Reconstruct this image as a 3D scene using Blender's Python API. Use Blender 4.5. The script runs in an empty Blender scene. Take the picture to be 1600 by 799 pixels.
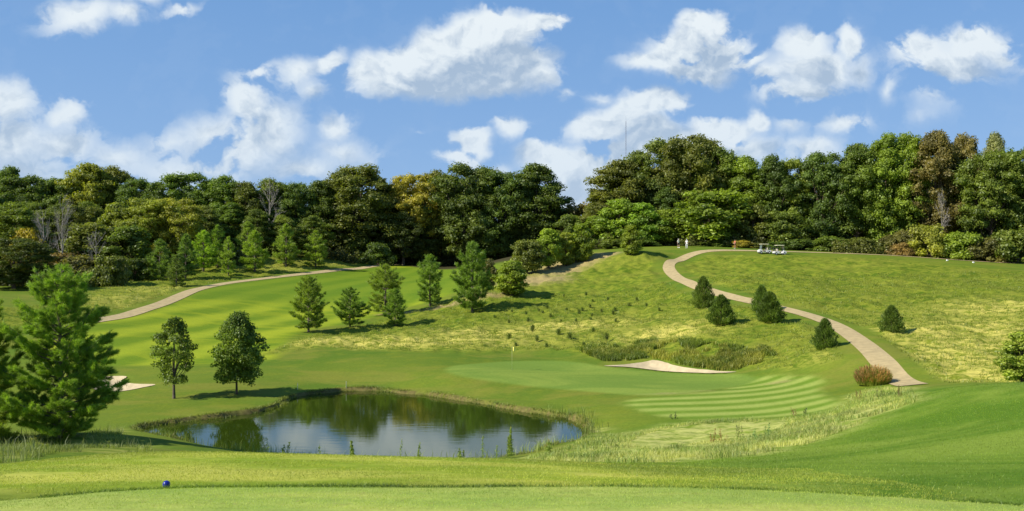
import bpy, math, random
import numpy as np
from mathutils import Vector
from mathutils.geometry import delaunay_2d_cdt

# ------------------------------------------------------------------ camera
SC = bpy.context.scene
COL = SC.collection
F = 1386.0                      # focal length in photo pixels (photo is 1600 x 799)
CZ = 12.0                       # eye height above the pond
cam_d = bpy.data.cameras.new('camera')
cam = bpy.data.objects.new('camera', cam_d)
COL.objects.link(cam)
cam_d.sensor_width = 36.0
cam_d.lens = 36.0 * F / 1600.0
cam_d.clip_end = 20000.0
cam.location = (0, 0, CZ)
cam.rotation_euler = (math.radians(90), 0, 0)
SC.camera = cam
SC.view_settings.view_transform = 'Standard'
SC.view_settings.look = 'None'
SC.view_settings.gamma = 1.0
SC.view_settings.exposure = EXPOSURE = 0.55

# ------------------------------------------------------------------ sun
SUN_EL, SUN_AZ = 38.0, 247.0    # azimuth clockwise from +Y (the view direction): left and a little behind
sa, se = math.radians(SUN_AZ), math.radians(SUN_EL)
SUN_DIR = Vector((math.sin(sa) * math.cos(se), math.cos(sa) * math.cos(se), math.sin(se)))
sd = bpy.data.lights.new('sun', 'SUN')
sd.energy = 4.9
sd.angle = math.radians(0.53)
sd.color = (1.0, 0.94, 0.84)
sun = bpy.data.objects.new('sun', sd)
COL.objects.link(sun)
sun.rotation_euler = SUN_DIR.to_track_quat('Z', 'Y').to_euler()

# ------------------------------------------------------------------ node helpers
def nd(nt, typ, **kw):
    n = nt.nodes.new(typ)
    for k, v in kw.items():
        if k.startswith('i_'):
            key = k[2:]
            n.inputs[int(key) if key.isdigit() else key].default_value = v
        else:
            setattr(n, k, v)
    return n
def lk(nt, a, b): nt.links.new(a, b)
def setin(nt, sock, v):
    if hasattr(v, 'is_output') or isinstance(v, bpy.types.NodeSocket): nt.links.new(v, sock)
    else: sock.default_value = v
def mth(nt, op, a, b=None, c=None, clamp=False):
    n = nt.nodes.new('ShaderNodeMath'); n.operation = op; n.use_clamp = clamp
    setin(nt, n.inputs[0], a)
    if b is not None: setin(nt, n.inputs[1], b)
    if c is not None: setin(nt, n.inputs[2], c)
    return n.outputs[0]
def mixc(nt, f, a, b, blend='MIX'):
    n = nt.nodes.new('ShaderNodeMix'); n.data_type = 'RGBA'; n.blend_type = blend
    setin(nt, n.inputs[0], f); setin(nt, n.inputs[6], a if not isinstance(a, tuple) else (*a[:3], 1)); setin(nt, n.inputs[7], b if not isinstance(b, tuple) else (*b[:3], 1))
    return n.outputs[2]
def noise(nt, vec, scale, detail=3, rough=0.55, dist=0.0, out=0):
    n = nt.nodes.new('ShaderNodeTexNoise'); n.inputs['Scale'].default_value = scale
    n.inputs['Detail'].default_value = detail; n.inputs['Roughness'].default_value = rough
    n.inputs['Distortion'].default_value = dist
    if vec is not None: nt.links.new(vec, n.inputs['Vector'])
    return n.outputs[out]
def sstep(nt, v, lo, hi, a=0.0, b=1.0):
    n = nt.nodes.new('ShaderNodeMapRange'); n.interpolation_type = 'SMOOTHSTEP'
    setin(nt, n.inputs[0], v)
    n.inputs[1].default_value = lo; n.inputs[2].default_value = hi; n.inputs[3].default_value = a; n.inputs[4].default_value = b
    return n.outputs[0]
def vscale(nt, vec, s, loc=(0, 0, 0)):
    n = nt.nodes.new('ShaderNodeMapping'); n.inputs['Scale'].default_value = s; n.inputs['Location'].default_value = loc
    nt.links.new(vec, n.inputs['Vector']); return n.outputs[0]

# ------------------------------------------------------------------ sky with fair-weather cumulus
W = bpy.data.worlds.new('World'); SC.world = W; W.use_nodes = True
nt = W.node_tree; nt.nodes.clear()
out = nt.nodes.new('ShaderNodeOutputWorld')
sky = nd(nt, 'ShaderNodeTexSky', sky_type='NISHITA', sun_disc=False, sun_elevation=se, sun_rotation=sa, altitude=200.0, air_density=1.0, dust_density=0.4, ozone_density=2.0)
tc = nt.nodes.new('ShaderNodeTexCoord')
# the clouds: each a few overlapping puffs, given by direction (right / up tangents) with their spans
PUFFS = [  # u, v, ru, rv, tilt, weight
 (140,32,105,42,-20,0.68),(205,22,60,28,0,0.63),(298,12,62,20,-8,0.56),(230,-10,90,30,0,0.54),
 (20,170,75,52,0,0.80),(112,180,52,34,0,0.76),(20,225,140,70,0,0.76),(120,225,100,50,0,0.68),(60,265,160,50,0,0.60),(140,160,30,24,0,0.40),
 (205,245,110,45,0,0.58),(280,225,80,42,0,0.53),(330,215,90,45,-15,0.64),(395,175,58,62,0,0.80),(430,215,90,70,-30,0.72),(300,262,210,45,0,0.60),
 (385,235,95,60,-30,0.72),(430,130,62,30,-10,0.60),(480,125,60,34,-35,0.64),(520,103,38,26,-40,0.75),(495,150,40,32,0,0.56),
 (530,205,42,28,0,0.68),(545,240,95,38,10,0.56),(480,265,130,36,0,0.64),(590,255,60,24,0,0.40),
 (575,125,52,48,0,0.84),(640,110,95,46,-15,1.10),(720,85,110,58,-12,1.15),(780,62,80,44,-10,1.10),(845,42,58,24,-12,1.00),(700,130,180,44,-4,1.10),(800,105,90,48,0,1.00),(590,150,70,32,0,0.72),(850,125,42,26,0,0.70),(880,150,30,24,0,0.45),
 (795,208,50,28,0,0.75),(735,235,40,34,0,0.90),(720,258,60,26,0,0.75),(650,215,30,12,0,0.35),(780,265,50,25,0,0.50),(835,245,40,26,0,0.80),
 (1095,45,62,40,0,1.00),(1060,78,95,44,-18,1.10),(1110,85,80,48,0,1.10),(1010,102,80,22,0,0.90),(1080,112,95,28,8,0.95),(1170,100,60,22,0,0.70),
 (1245,80,48,38,0,0.86),(1312,80,34,34,0,0.82),(1265,115,95,50,0,0.82),(1240,150,85,42,0,0.73),(1200,125,62,34,0,0.65),(1330,120,45,40,0,0.60),
 (1425,88,72,40,-10,0.89),(1510,72,84,42,-12,0.94),(1470,108,123,44,0,0.84),(1555,85,50,29,0,0.63),(1380,150,24,44,0,0.52),(1440,160,67,56,20,0.44),(1600,110,44,20,0,0.63),
 (990,175,95,34,-10,1.05),(940,205,75,34,-15,1.00),(1030,170,60,24,0,0.90),(930,155,40,14,0,0.50),(1010,215,90,36,0,0.85),
 (870,255,75,30,0,0.95),(920,275,110,50,0,0.95),(990,240,80,30,-8,1.00),(900,315,90,50,0,0.80),
 (1120,205,75,30,0,1.00),(1178,195,26,22,0,0.95),(1150,235,110,34,0,0.80),(1225,205,45,26,0,0.52),(1310,205,75,26,-6,0.65),(1260,240,80,30,0,0.69),(1430,190,55,24,-20,0.39),(1080,225,60,30,0,0.85),
]
def cloud_group():
    g = bpy.data.node_groups.new('cloud_cover', 'ShaderNodeTree')
    g.interface.new_socket(name='UV', in_out='INPUT', socket_type='NodeSocketVector')
    g.interface.new_socket(name='Cover', in_out='OUTPUT', socket_type='NodeSocketFloat')
    gi = g.nodes.new('NodeGroupInput'); go = g.nodes.new('NodeGroupOutput')
    acc = None
    for (u, v, ru, rv, tilt, w) in PUFFS:
        m = g.nodes.new('ShaderNodeMapping'); m.vector_type = 'TEXTURE'
        m.inputs['Location'].default_value = ((u - 800) / F, (399.5 - v) / F, 0)
        m.inputs['Rotation'].default_value = (0, 0, math.radians(-tilt))
        m.inputs['Scale'].default_value = (1.20 * ru / F, 1.20 * rv / F, 1)
        g.links.new(gi.outputs[0], m.inputs['Vector'])
        gr = g.nodes.new('ShaderNodeTexGradient'); gr.gradient_type = 'SPHERICAL'
        g.links.new(m.outputs[0], gr.inputs[0])
        if acc is None: acc = mth(g, 'MULTIPLY', gr.outputs[1], w)
        else:
            a = mth(g, 'MULTIPLY', gr.outputs[1], w)
            n = g.nodes.new('ShaderNodeMath'); n.operation = 'SMOOTH_MAX'; n.inputs[2].default_value = 0.25
            g.links.new(acc, n.inputs[0]); g.links.new(a, n.inputs[1]); acc = n.outputs[0]
    g.links.new(acc, go.inputs[0])
    return g
CG = cloud_group()
sep = nt.nodes.new('ShaderNodeSeparateXYZ'); lk(nt, tc.outputs['Generated'], sep.inputs[0])
ay = mth(nt, 'ADD', mth(nt, 'ABSOLUTE', sep.outputs[1]), 0.02)
cx = mth(nt, 'DIVIDE', sep.outputs[0], ay); cz = mth(nt, 'DIVIDE', sep.outputs[2], ay)
comb = nt.nodes.new('ShaderNodeCombineXYZ'); lk(nt, cx, comb.inputs[0]); lk(nt, cz, comb.inputs[1])
wn = noise(nt, comb.outputs[0], 8.0, 5, 0.6, out=1)
wsub = nd(nt, 'ShaderNodeVectorMath', operation='SUBTRACT'); lk(nt, wn, wsub.inputs[0]); wsub.inputs[1].default_value = (.5, .5, .5)
wsc = nd(nt, 'ShaderNodeVectorMath', operation='SCALE'); lk(nt, wsub.outputs[0], wsc.inputs[0]); wsc.inputs['Scale'].default_value = 0.075
wadd = nd(nt, 'ShaderNodeVectorMath', operation='ADD'); lk(nt, comb.outputs[0], wadd.inputs[0]); lk(nt, wsc.outputs[0], wadd.inputs[1])
def shifted(vec, off):
    o = nd(nt, 'ShaderNodeVectorMath', operation='ADD'); lk(nt, vec, o.inputs[0]); o.inputs[1].default_value = off; return o.outputs[0]
def cover(vec):
    g = nt.nodes.new('ShaderNodeGroup'); g.node_tree = CG; lk(nt, vec, g.inputs[0]); return g.outputs[0]
def billow(vec):
    st = vscale(nt, vec, (1.0, 1.25, 1.0))
    n = noise(nt, st, 12.0, 8, 0.60)
    vo = nt.nodes.new('ShaderNodeTexVoronoi'); vo.voronoi_dimensions = '2D'; vo.feature = 'SMOOTH_F1'; vo.normalize = True; vo.inputs['Smoothness'].default_value = .35
    vo.inputs['Scale'].default_value = 21.0; vo.inputs['Detail'].default_value = 3.0; vo.inputs['Roughness'].default_value = .55; lk(nt, st, vo.inputs['Vector'])
    return mth(nt, 'ADD', mth(nt, 'MULTIPLY', mth(nt, 'SUBTRACT', n, 0.5), 1.9), mth(nt, 'MULTIPLY', mth(nt, 'SUBTRACT', 0.40, vo.outputs['Distance']), 1.0))
Q = wadd.outputs[0]
c0 = cover(Q); b0 = billow(Q); c1 = cover(shifted(Q, (-0.014, 0.030, 0))); b1 = billow(shifted(Q, (-0.0055, 0.0075, 0)))
d0 = mth(nt, 'ADD', c0, b0)
alpha = sstep(nt, d0, 0.25, 0.52)
solid = sstep(nt, c0, 0.16, 0.62, 0.0, 1.0)
alpha = mth(nt, 'MULTIPLY', mth(nt, 'MULTIPLY', alpha, solid), 0.97)
# puffs lit from the upper left; where the cloud is thick towards the sun its base goes blue-grey
rel = mth(nt, 'SUBTRACT', b0, b1)
under = sstep(nt, c1, 0.20, 0.85)
lit = mth(nt, 'SUBTRACT', mth(nt, 'MULTIPLY_ADD', rel, 1.8, 1.0), mth(nt, 'MULTIPLY', under, 1.0), clamp=True)
ccol = mixc(nt, lit, (3.3, 4.4, 5.9), (8.0, 8.6, 8.9))
el = nt.nodes.new('ShaderNodeMapRange'); lk(nt, sep.outputs[2], el.inputs[0]); el.inputs[1].default_value = 0.0; el.inputs[2].default_value = 0.34
ccol = mixc(nt, mth(nt, 'MULTIPLY_ADD', el.outputs[0], -.72, .62, clamp=True), ccol, (5.3, 6.5, 7.9))
grad = mixc(nt, el.outputs[0], (2.7, 4.55, 7.7), (1.42, 3.25, 6.6))
el2 = nt.nodes.new('ShaderNodeMapRange'); lk(nt, sep.outputs[2], el2.inputs[0]); el2.inputs[1].default_value = 0.34; el2.inputs[2].default_value = 0.9
grad = mixc(nt, el2.outputs[0], grad, (.7, 1.9, 4.6))
skt = mixc(nt, .82, sky.outputs[0], grad)
skc = mixc(nt, alpha, skt, ccol)
bg = nt.nodes.new('ShaderNodeBackground'); bg.inputs['Strength'].default_value = 0.0735
lk(nt, skc, bg.inputs[0]); lk(nt, bg.outputs[0], out.inputs[0])
W.cycles.sampling_method = 'MANUAL'; W.cycles.sample_map_resolution = 512

# ------------------------------------------------------------------ object helpers
def mesh_np(name, verts, faces, mat=None, parent=None, smooth=False, attrs=None):
    """faces: (n,3) or (n,4) int array, or list of lists"""
    me = bpy.data.meshes.new(name)
    verts = np.asarray(verts, dtype=np.float32)
    if isinstance(faces, np.ndarray):
        k = faces.shape[1]; n = len(faces)
        me.vertices.add(len(verts)); me.vertices.foreach_set('co', verts.ravel())
        me.loops.add(n * k); me.loops.foreach_set('vertex_index', faces.astype(np.int32).ravel())
        me.polygons.add(n); me.polygons.foreach_set('loop_start', np.arange(0, n * k, k, dtype=np.int32))
        try: me.polygons.foreach_set('loop_total', np.full(n, k, dtype=np.int32))
        except Exception: pass
        me.update(calc_edges=True)
    else:
        me.from_pydata([tuple(map(float, v)) for v in verts], [], [list(f) for f in faces]); me.update()
    if attrs:
        for an, arr in attrs.items():
            a = me.color_attributes.new(an, 'FLOAT_COLOR', 'POINT')
            a.data.foreach_set('color', np.asarray(arr, dtype=np.float32).ravel())
    if smooth: me.polygons.foreach_set('use_smooth', [True] * len(me.polygons))
    if mat is not None:
        for m in (mat if isinstance(mat, (list, tuple)) else [mat]): me.materials.append(m)
    o = bpy.data.objects.new(name, me); COL.objects.link(o)
    if parent is not None: o.parent = parent
    return o
def tag(o, label=None, cat=None, group=None, kind=None):
    if label: o['label'] = label
    if cat: o['category'] = cat
    if group: o['group'] = group
    if kind: o['kind'] = kind
    return o
def empty(name, loc=(0, 0, 0), rz=0.0):
    e = bpy.data.objects.new(name, None); COL.objects.link(e)
    e.location = loc; e.rotation_euler = (0, 0, rz); e.empty_display_size = 0.3
    return e
def copy_tree(o, parent=None):
    c = o.copy(); COL.objects.link(c)
    if parent is not None: c.parent = parent
    for ch in list(o.children): copy_tree(ch, c)
    return c
class MB:
    """collects simple solids into one mesh"""
    def __init__(s): s.v = []; s.f = []
    def add(s, vs, fs):
        b = len(s.v); s.v += [tuple(p) for p in vs]; s.f += [[i + b for i in f] for f in fs]
    def box(s, c, d, rot=0.0, taper=1.0, bev=0.0, shear=0.0):
        x, y, z = d[0] / 2, d[1] / 2, d[2] / 2; cr, sr = math.cos(rot), math.sin(rot); P = []
        b = min(bev, x * .9, y * .9)
        prof = [(-x + b, -y), (x - b, -y), (x, -y + b), (x, y - b), (x - b, y), (-x + b, y), (-x, y - b), (-x, -y + b)] if b > 0 else [(-x, -y), (x, -y), (x, y), (-x, y)]
        n = len(prof)
        for k, zz in enumerate((-z, z)):
            t = 1.0 if k == 0 else taper
            for (a, e) in prof:
                a2, e2 = a * t + (shear if k else 0), e * t
                P.append((c[0] + a2 * cr - e2 * sr, c[1] + a2 * sr + e2 * cr, c[2] + zz))
        Fs = [list(range(n))[::-1], list(range(n, 2 * n))]
        for i in range(n): Fs.append([i, (i + 1) % n, n + (i + 1) % n, n + i])
        s.add(P, Fs)
    def tube(s, pts, rads, n=8, cap=True):
        pts = [Vector(p) for p in pts]
        if not isinstance(rads, (list, tuple)): rads = [rads] * len(pts)
        P = []; Fs = []
        for i, p in enumerate(pts):
            t = (pts[min(i + 1, len(pts) - 1)] - pts[max(i - 1, 0)]).normalized()
            a = t.cross(Vector((0, 0, 1)))
            if a.length < 0.15: a = t.cross(Vector((1, 0, 0)))
            a.normalize(); b = t.cross(a).normalized()
            for k in range(n):
                w = 2 * math.pi * k / n; P.append(p + (a * math.cos(w) + b * math.sin(w)) * rads[i])
        for i in range(len(pts) - 1):
            for k in range(n):
                Fs.append([i * n + k, i * n + (k + 1) % n, (i + 1) * n + (k + 1) % n, (i + 1) * n + k])
        if cap:
            Fs.append(list(range(n))[::-1]); Fs.append([(len(pts) - 1) * n + k for k in range(n)])
        s.add(P, Fs)
    def prism(s, outline, y0, y1):
        """outline in (x, z), extruded along y"""
        n = len(outline)
        P = [(x, y0, z) for x, z in outline] + [(x, y1, z) for x, z in outline]
        Fs = [list(range(n)), list(range(n, 2 * n))[::-1]] + [[(i + 1) % n, i, n + i, n + (i + 1) % n] for i in range(n)]
        s.add(P, Fs)
    def ball(s, c, r, nu=14, nv=9, sq=(1, 1, 1)):
        P = [(c[0], c[1], c[2] - r * sq[2])]; Fs = []
        for j in range(1, nv):
            a = -math.pi / 2 + math.pi * j / nv
            for i in range(nu):
                w = 2 * math.pi * i / nu
                P.append((c[0] + r * sq[0] * math.cos(a) * math.cos(w), c[1] + r * sq[1] * math.cos(a) * math.sin(w), c[2] + r * sq[2] * math.sin(a)))
        P.append((c[0], c[1], c[2] + r * sq[2])); L = len(P) - 1
        for i in range(nu): Fs.append([0, 1 + (i + 1) % nu, 1 + i]); Fs.append([L, L - nu + i, L - nu + (i + 1) % nu])
        for j in range(nv - 2):
            for i in range(nu):
                a = 1 + j * nu; Fs.append([a + i, a + (i + 1) % nu, a + nu + (i + 1) % nu, a + nu + i])
        s.add(P, Fs)
    def build(s, name, mat, parent=None, smooth=False):
        o = mesh_np(name, s.v, s.f, mat, parent)
        if smooth: o.data.polygons.foreach_set('use_smooth', [True] * len(o.data.polygons))
        return o
def simple_mat(name, col, rough=0.6, metal=0.0, spec=0.3, var=0.0, scale=8.0, bump=0.0):
    m = bpy.data.materials.new(name); m.use_nodes = True; nt = m.node_tree; b = nt.nodes['Principled BSDF']
    b.inputs['Base Color'].default_value = (*col, 1); b.inputs['Roughness'].default_value = rough; b.inputs['Metallic'].default_value = metal
    b.inputs['Specular IOR Level'].default_value = spec
    t = nt.nodes.new('ShaderNodeTexCoord'); n = noise(nt, t.outputs['Object'], scale, 4)
    if var > 0:
        f = sstep(nt, n, 0.3, 0.7)
        lk(nt, mixc(nt, f, tuple(c * (1 - var) for c in col), tuple(min(1, c * (1 + var)) for c in col)), b.inputs['Base Color'])
    if bump > 0:
        bp = nt.nodes.new('ShaderNodeBump'); bp.inputs['Strength'].default_value = bump; lk(nt, n, bp.inputs['Height']); lk(nt, bp.outputs[0], b.inputs['Normal'])
    return m
# ------------------------------------------------------------------ terrain: height control points (photo u, v, distance ahead)
CP = [(-300,799,13),(0,799,13),(400,799,13),(800,799,13),(1200,799,13),(1600,799,14),(1900,799,15),
 (0,767,15.2),(800,768,15.2),(1500,770,16),(0,740,18.5),(400,738,18.5),(800,740,18.5),(1100,745,19),
 (0,725,22),(200,708,24),(400,708,25),(600,713,24.5),(830,718,24.5),(950,724,24.5),(1050,724,27),(-300,735,24),
 (1150,715,33),(1300,682,38),(1430,625,42),(1480,608,42),(1600,598,42),(1500,660,33),(1600,680,28),(1350,740,22),(1600,740,20),(1850,590,40),
 (-300,700,36),(-50,705,35),(100,700,37),(230,700,38),(100,689,45),(0,686,46),(-300,690,50),(230,690,46),
 (0,666,60),(120,668,60),(-300,670,65),
 (880,715,38),(900,702,48),(1000,710,44),(1000,690,50),(1150,692,48),(1150,670,55),(1300,650,54),(1380,618,59),
 (1420,604,64),(1500,600,62),(1600,596,62),(1850,590,62),(1390,590,70),(1600,560,76),(1500,560,76),(1850,540,80),
 (1600,500,98),(1400,500,101),(1400,450,124),(1500,460,115),(1600,420,150),(1800,420,150),(1600,412,168),(1400,401,168),(1250,396,172),(1100,393,172),(1000,394,165),
 (1310,505,98),(1345,540,82),(1385,570,73),(1200,475,112),(1150,462,119),(1080,440,135),(1040,420,155),(1055,406,166),(1250,430,140),(1150,425,148),
 (1050,577,87),(1150,581,84),(1250,585,77),(1300,560,78),(1200,562,85),(1000,545,95),(1100,545,92),(1200,530,92),(1000,500,115),(850,520,108),
 (900,470,135),(900,420,165),(960,400,168),(850,430,158),(830,447,150),(1100,500,105),(1000,450,140),(1000,420,158),
 (760,460,140),(740,487,128),(670,478,140),(610,505,125),(550,512,118),(482,518,113),(460,545,100),(600,548,98),(800,552,98),(700,560,93),
 (800,575,87),(950,600,78),(700,590,80),(1100,610,73),(1250,620,67),(1150,650,61),(1000,660,60),(1290,640,60),(930,645,64),
 (925,672,60),(460,622,74),(550,610,78.5),(650,613,77),(750,628,72),(860,645,67),(250,658,63),(380,638,69),
 (272,623,72),(370,615,74),(200,600,78),(100,602,79),(0,608,77),(-300,620,75),(200,570,90),(350,570,90),(50,560,92),(-300,560,92),(300,520,112),
 (400,480,140),(500,460,155),(600,440,180),(700,430,190),(760,416,215),(600,418,215),(560,420,212),(400,436,180),(300,455,150),(230,485,126),(180,492,121),(150,520,106),
 (200,440,168),(150,455,150),(300,420,190),(400,405,205),(500,405,215),(570,411,225),(50,470,125),(0,480,115),(-300,480,115),(700,412,240),(850,412,238),
 (-300,430,190),(0,420,185),(-600,420,185)]
CPW = [(-14,32,4.2),(-6,34,3.6),(2,34,3.9),(-22,44,2.0),(-10,45,1.5),(-3,44.5,1.5),(2,45,1.6),(-17,52,.7),(-6,49,.6),(1,50,.8),
 (0,200,11.8),(20,200,13.4),(45,205,13.2),(80,205,12.8),(120,205,12.5),(150,200,12),(0,250,12),(-60,260,12),(-120,260,14),(60,260,14),(140,260,14),(-180,230,14),
 (-200,320,14),(0,330,13),(200,330,14),(-330,200,14),(330,200,12),(-330,60,6),(330,60,8),(-60,13,8),(70,13,8.5),(-60,3,8.3),(0,3,8.6),(60,3,9),
 (-120,60,3.5),(120,60,4),(120,110,8),(-330,420,14),(330,420,14),(0,420,14)]
pts = []
for (u, v, d) in CP: pts.append(((u - 800) * d / F, d, CZ - (v - 399.5) * d / F))
pts = np.array(pts + CPW, dtype=np.float64)
_N = len(pts)
def _phi(r): return np.where(r > 1e-9, r * r * np.log(r + 1e-12), 0.0)
_S = 100.0
_A = np.zeros((_N + 3, _N + 3)); _xy = pts[:, :2] / _S
_A[:_N, :_N] = _phi(np.linalg.norm(_xy[:, None] - _xy[None], axis=2)) + np.eye(_N) * 4e-5
_A[:_N, _N] = 1; _A[:_N, _N + 1:] = _xy; _A[_N:, :_N] = _A[:_N, _N:].T
_c = np.linalg.solve(_A, np.concatenate([pts[:, 2], [0, 0, 0]]))
def tps(x, y):
    x = np.asarray(x, float); y = np.asarray(y, float); sh = x.shape
    q = np.stack([x.ravel(), y.ravel()], 1) / _S; o = np.zeros(len(q))
    for i in range(0, len(q), 20000):
        b = q[i:i + 20000]
        o[i:i + 20000] = _phi(np.linalg.norm(b[:, None] - _xy[None], axis=2)) @ _c[:_N] + _c[_N] + b @ _c[_N + 1:]
    return o.reshape(sh)
def sdist(x, y, poly, closed=True):
    """signed distance to a polygon: positive inside (for open lines: plain distance)"""
    x = np.asarray(x, float).ravel(); y = np.asarray(y, float).ravel()
    best = np.full(len(x), 1e9); ins = np.zeros(len(x), bool); n = len(poly)
    for i in range(n if closed else n - 1):
        x0, y0 = poly[i]; x1, y1 = poly[(i + 1) % n]; dx, dy = x1 - x0, y1 - y0
        t = np.clip(((x - x0) * dx + (y - y0) * dy) / (dx * dx + dy * dy + 1e-12), 0, 1)
        best = np.minimum(best, np.hypot(x - x0 - t * dx, y - y0 - t * dy))
        if closed and dy != 0:
            c = ((y0 > y) != (y1 > y)) & (x < dx * (y - y0) / dy + x0); ins ^= c
    return np.where(ins, best, -best) if closed else best
def smooth_line(p, k=6, closed=True):
    p = [tuple(a) for a in p]; n = len(p); o = []
    rng = range(n) if closed else range(n - 1)
    for i in rng:
        if closed: a, b, c, d = p[i - 1], p[i], p[(i + 1) % n], p[(i + 2) % n]
        else: a, b, c, d = p[max(i - 1, 0)], p[i], p[i + 1], p[min(i + 2, n - 1)]
        for j in range(k):
            t = j / k
            o.append(tuple(0.5 * (2 * b[m] + (c[m] - a[m]) * t + (2 * a[m] - 5 * b[m] + 4 * c[m] - d[m]) * t * t + (3 * b[m] - a[m] - 3 * c[m] + d[m]) * t ** 3) for m in range(2)))
    if not closed: o.append(p[-1])
    return o
def wpt(u, v):   # a point of the pond's surface
    d = CZ * F / (v - 399.5); return ((u - 800) * d / F, d)
POND = smooth_line([wpt(214,676),wpt(250,664),wpt(330,655),wpt(400,645),wpt(438,634),wpt(452,624),wpt(490,616),wpt(560,611),wpt(620,614),wpt(700,623),wpt(780,637),
    wpt(850,649),wpt(900,659),wpt(918,676),wpt(900,692),wpt(845,707),(0.5,51),(-6,49.3),(-12,50),(-17.5,52.5),wpt(255,694)], 5)
def sm01(x): x = np.clip(x, 0, 1); return x * x * (3 - 2 * x)
def hgt(x, y):
    x = np.asarray(x, float); y = np.asarray(y, float)
    z = tps(x, y)
    s = sdist(x, y, POND).reshape(z.shape)            # + inside the pond
    wob = 0.12 * np.sin(x * 1.9 + 0.7 * y) + 0.1 * np.sin(2.3 * y - x) + 0.06 * np.sin(5.1 * x + 3.0 * y)
    s = s + wob
    rim = np.maximum(z, 0.30 + 0.05 * np.sin(x * 0.8))
    near = sm01((-s) / 5.0)
    z = np.where(s < 0, rim * (1 - near) + np.maximum(z, 0.28) * near, z)
    inside = sm01((s + 0.1) / 0.7)
    return z * (1 - inside) + (-0.8 - 0.05 * np.clip(s, 0, 8)) * inside
def hz(x, y): return float(hgt(np.array([x]), np.array([y]))[0])
_D = np.concatenate([np.arange(12, 60, .1), np.arange(60, 130, .25), np.arange(130, 300, .5)])
def hit(u, v, d0=12.0, d1=262.0):
    """where the ground is seen at photo position u, v, searching ahead from distance d0"""
    D = _D[(_D >= d0) & (_D <= d1)]
    g = hgt((u - 800) * D / F, D) - (CZ - (v - 399.5) * D / F)
    k = np.where(g >= 0)[0]
    i = int(k[0]) if len(k) else int(np.argmax(g))
    d = D[i]
    if len(k) and i > 0: d = D[i - 1] + (D[i] - D[i - 1]) * (-g[i - 1]) / (g[i] - g[i - 1] + 1e-12)
    return ((u - 800) * d / F, float(d))
def at(u, v, d0=12.0, d1=262.0):
    x, y = hit(u, v, d0, d1); return (x, y, hz(x, y))
def pol(L, d0=27.0, k=4, closed=True): return smooth_line([hit(u, v, *( (d,) if (d := (r[0] if r else d0)) else ())) for (u, v, *r) in L], k, closed)
def col_at(u, d):       # ground under photo column u at distance d
    x = (u - 800) * d / F; return (x, d, hz(x, d))

FAIRWAY = pol([(120,575),(165,572),(260,571),(350,569),(420,562),(440,545),(455,528),(480,516),(520,510),(560,502),(620,484),(690,465),(740,447),(775,425,150),(770,413,150),(720,409,150),(640,412,150),(600,417,150),(560,422),(500,429),(450,434),(400,440),(350,447),(300,459),(272,472),(240,486),(205,494),(150,500),(90,510),(60,560)])
GREEN = pol([(698,575),(735,569),(790,565),(850,564),(900,566),(945,573),(1000,579),(1080,584),(1140,585),(1180,590),(1172,599),(1130,607),(1080,614),(1030,618),(980,617),(920,612),(850,606),(780,598),(730,590),(704,583)])
APRON = pol([(1170,592),(1215,588),(1270,589),(1292,597),(1280,612),(1312,628),(1295,640),(1250,648),(1160,654),(1070,655),(1010,645),(975,630),(1000,622),(1060,617),(1120,611)])
PALE = pol([(985,692),(1010,680),(1060,668),(1130,661),(1230,656),(1215,672),(1170,684),(1100,690),(1040,702)])
DRYN = pol([(822,719),(880,704),(905,690),(925,674),(975,678),(1040,668),(1140,657),(1240,654),(1300,640),(1345,612),(1420,608),(1432,624),(1400,640),(1300,680),(1230,702),(1150,714),(1100,718),(1050,722),(940,724)], 27.0)
ROUGH = pol([(420,552),(455,535),(500,520),(560,510),(620,493),(690,473),(740,458),(790,440),(830,428),(880,405),(930,399),(985,396),(1030,396),(1100,400,120),(1250,400,120),(1400,406,120),(1600,424,100),(1800,430,100),(1800,592,58),(1600,597,58),(1440,600,55),(1410,575,55),(1330,560),(1270,575),(1180,576),(1120,567),(1060,562),(960,560),(905,553),(850,547),(780,549),(700,550),(600,547),(500,543)])
ROUGHL = pol([(205,489),(240,478),(275,462),(310,450),(360,440),(450,429),(560,414),(590,408),(570,402),(480,400),(380,402),(300,415),(220,432),(150,455),(60,480),(-100,490),(-100,520),(90,505),(150,497)])
LX = [-40,-12,-7.7,-6.6,-5.5,-3,0,2,4.5,8.2,14,30]; LY = [9,12.0,13.6,14.5,15.05,15.25,15.3,15.25,14.85,14.15,13.2,10]
lipy = lambda x: np.interp(x, LX, LY)
TEE = smooth_line([(-40,5)] + list(zip(LX, LY)) + [(30,5)], 4)
TEE2 = smooth_line([(-16,15.8),(-12,21),(-7,24),(0,24.2),(2.2,22),(3.6,19),(3.0,16.3)], 5)
BANKL = pol([(-100,726,24),(0,726,24),(70,712,26),(160,708,28),(240,707,30),(215,695,40),(190,680,45),(190,670,45),(120,684,40),(0,680,40),(-100,680,40)])
PATH1 = smooth_line([(29.2,64.5)] + [hit(u, v, 50) for u, v in [(1408,599),(1396,585),(1375,562),(1361,550),(1346,535),(1322,518),(1295,503),(1262,492),(1225,483),(1180,473),(1140,464),(1105,454),(1076,443),(1054,431),(1043,419),(1046,410)]] +
    [col_at(1062,166)[:2], col_at(1090,172)[:2], col_at(1160,174)[:2], col_at(1260,175)[:2], col_at(1360,172)[:2], col_at(1480,168)[:2], col_at(1640,166)[:2]], 6, closed=False)
PATH2 = smooth_line([hit(u, v, 60) for u, v in [(120,506),(160,500),(205,491),(240,481),(265,470),(300,455),(350,443),(400,437),(450,431),(500,426),(550,420),(590,416),(640,411)]], 6, closed=False)
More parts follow.
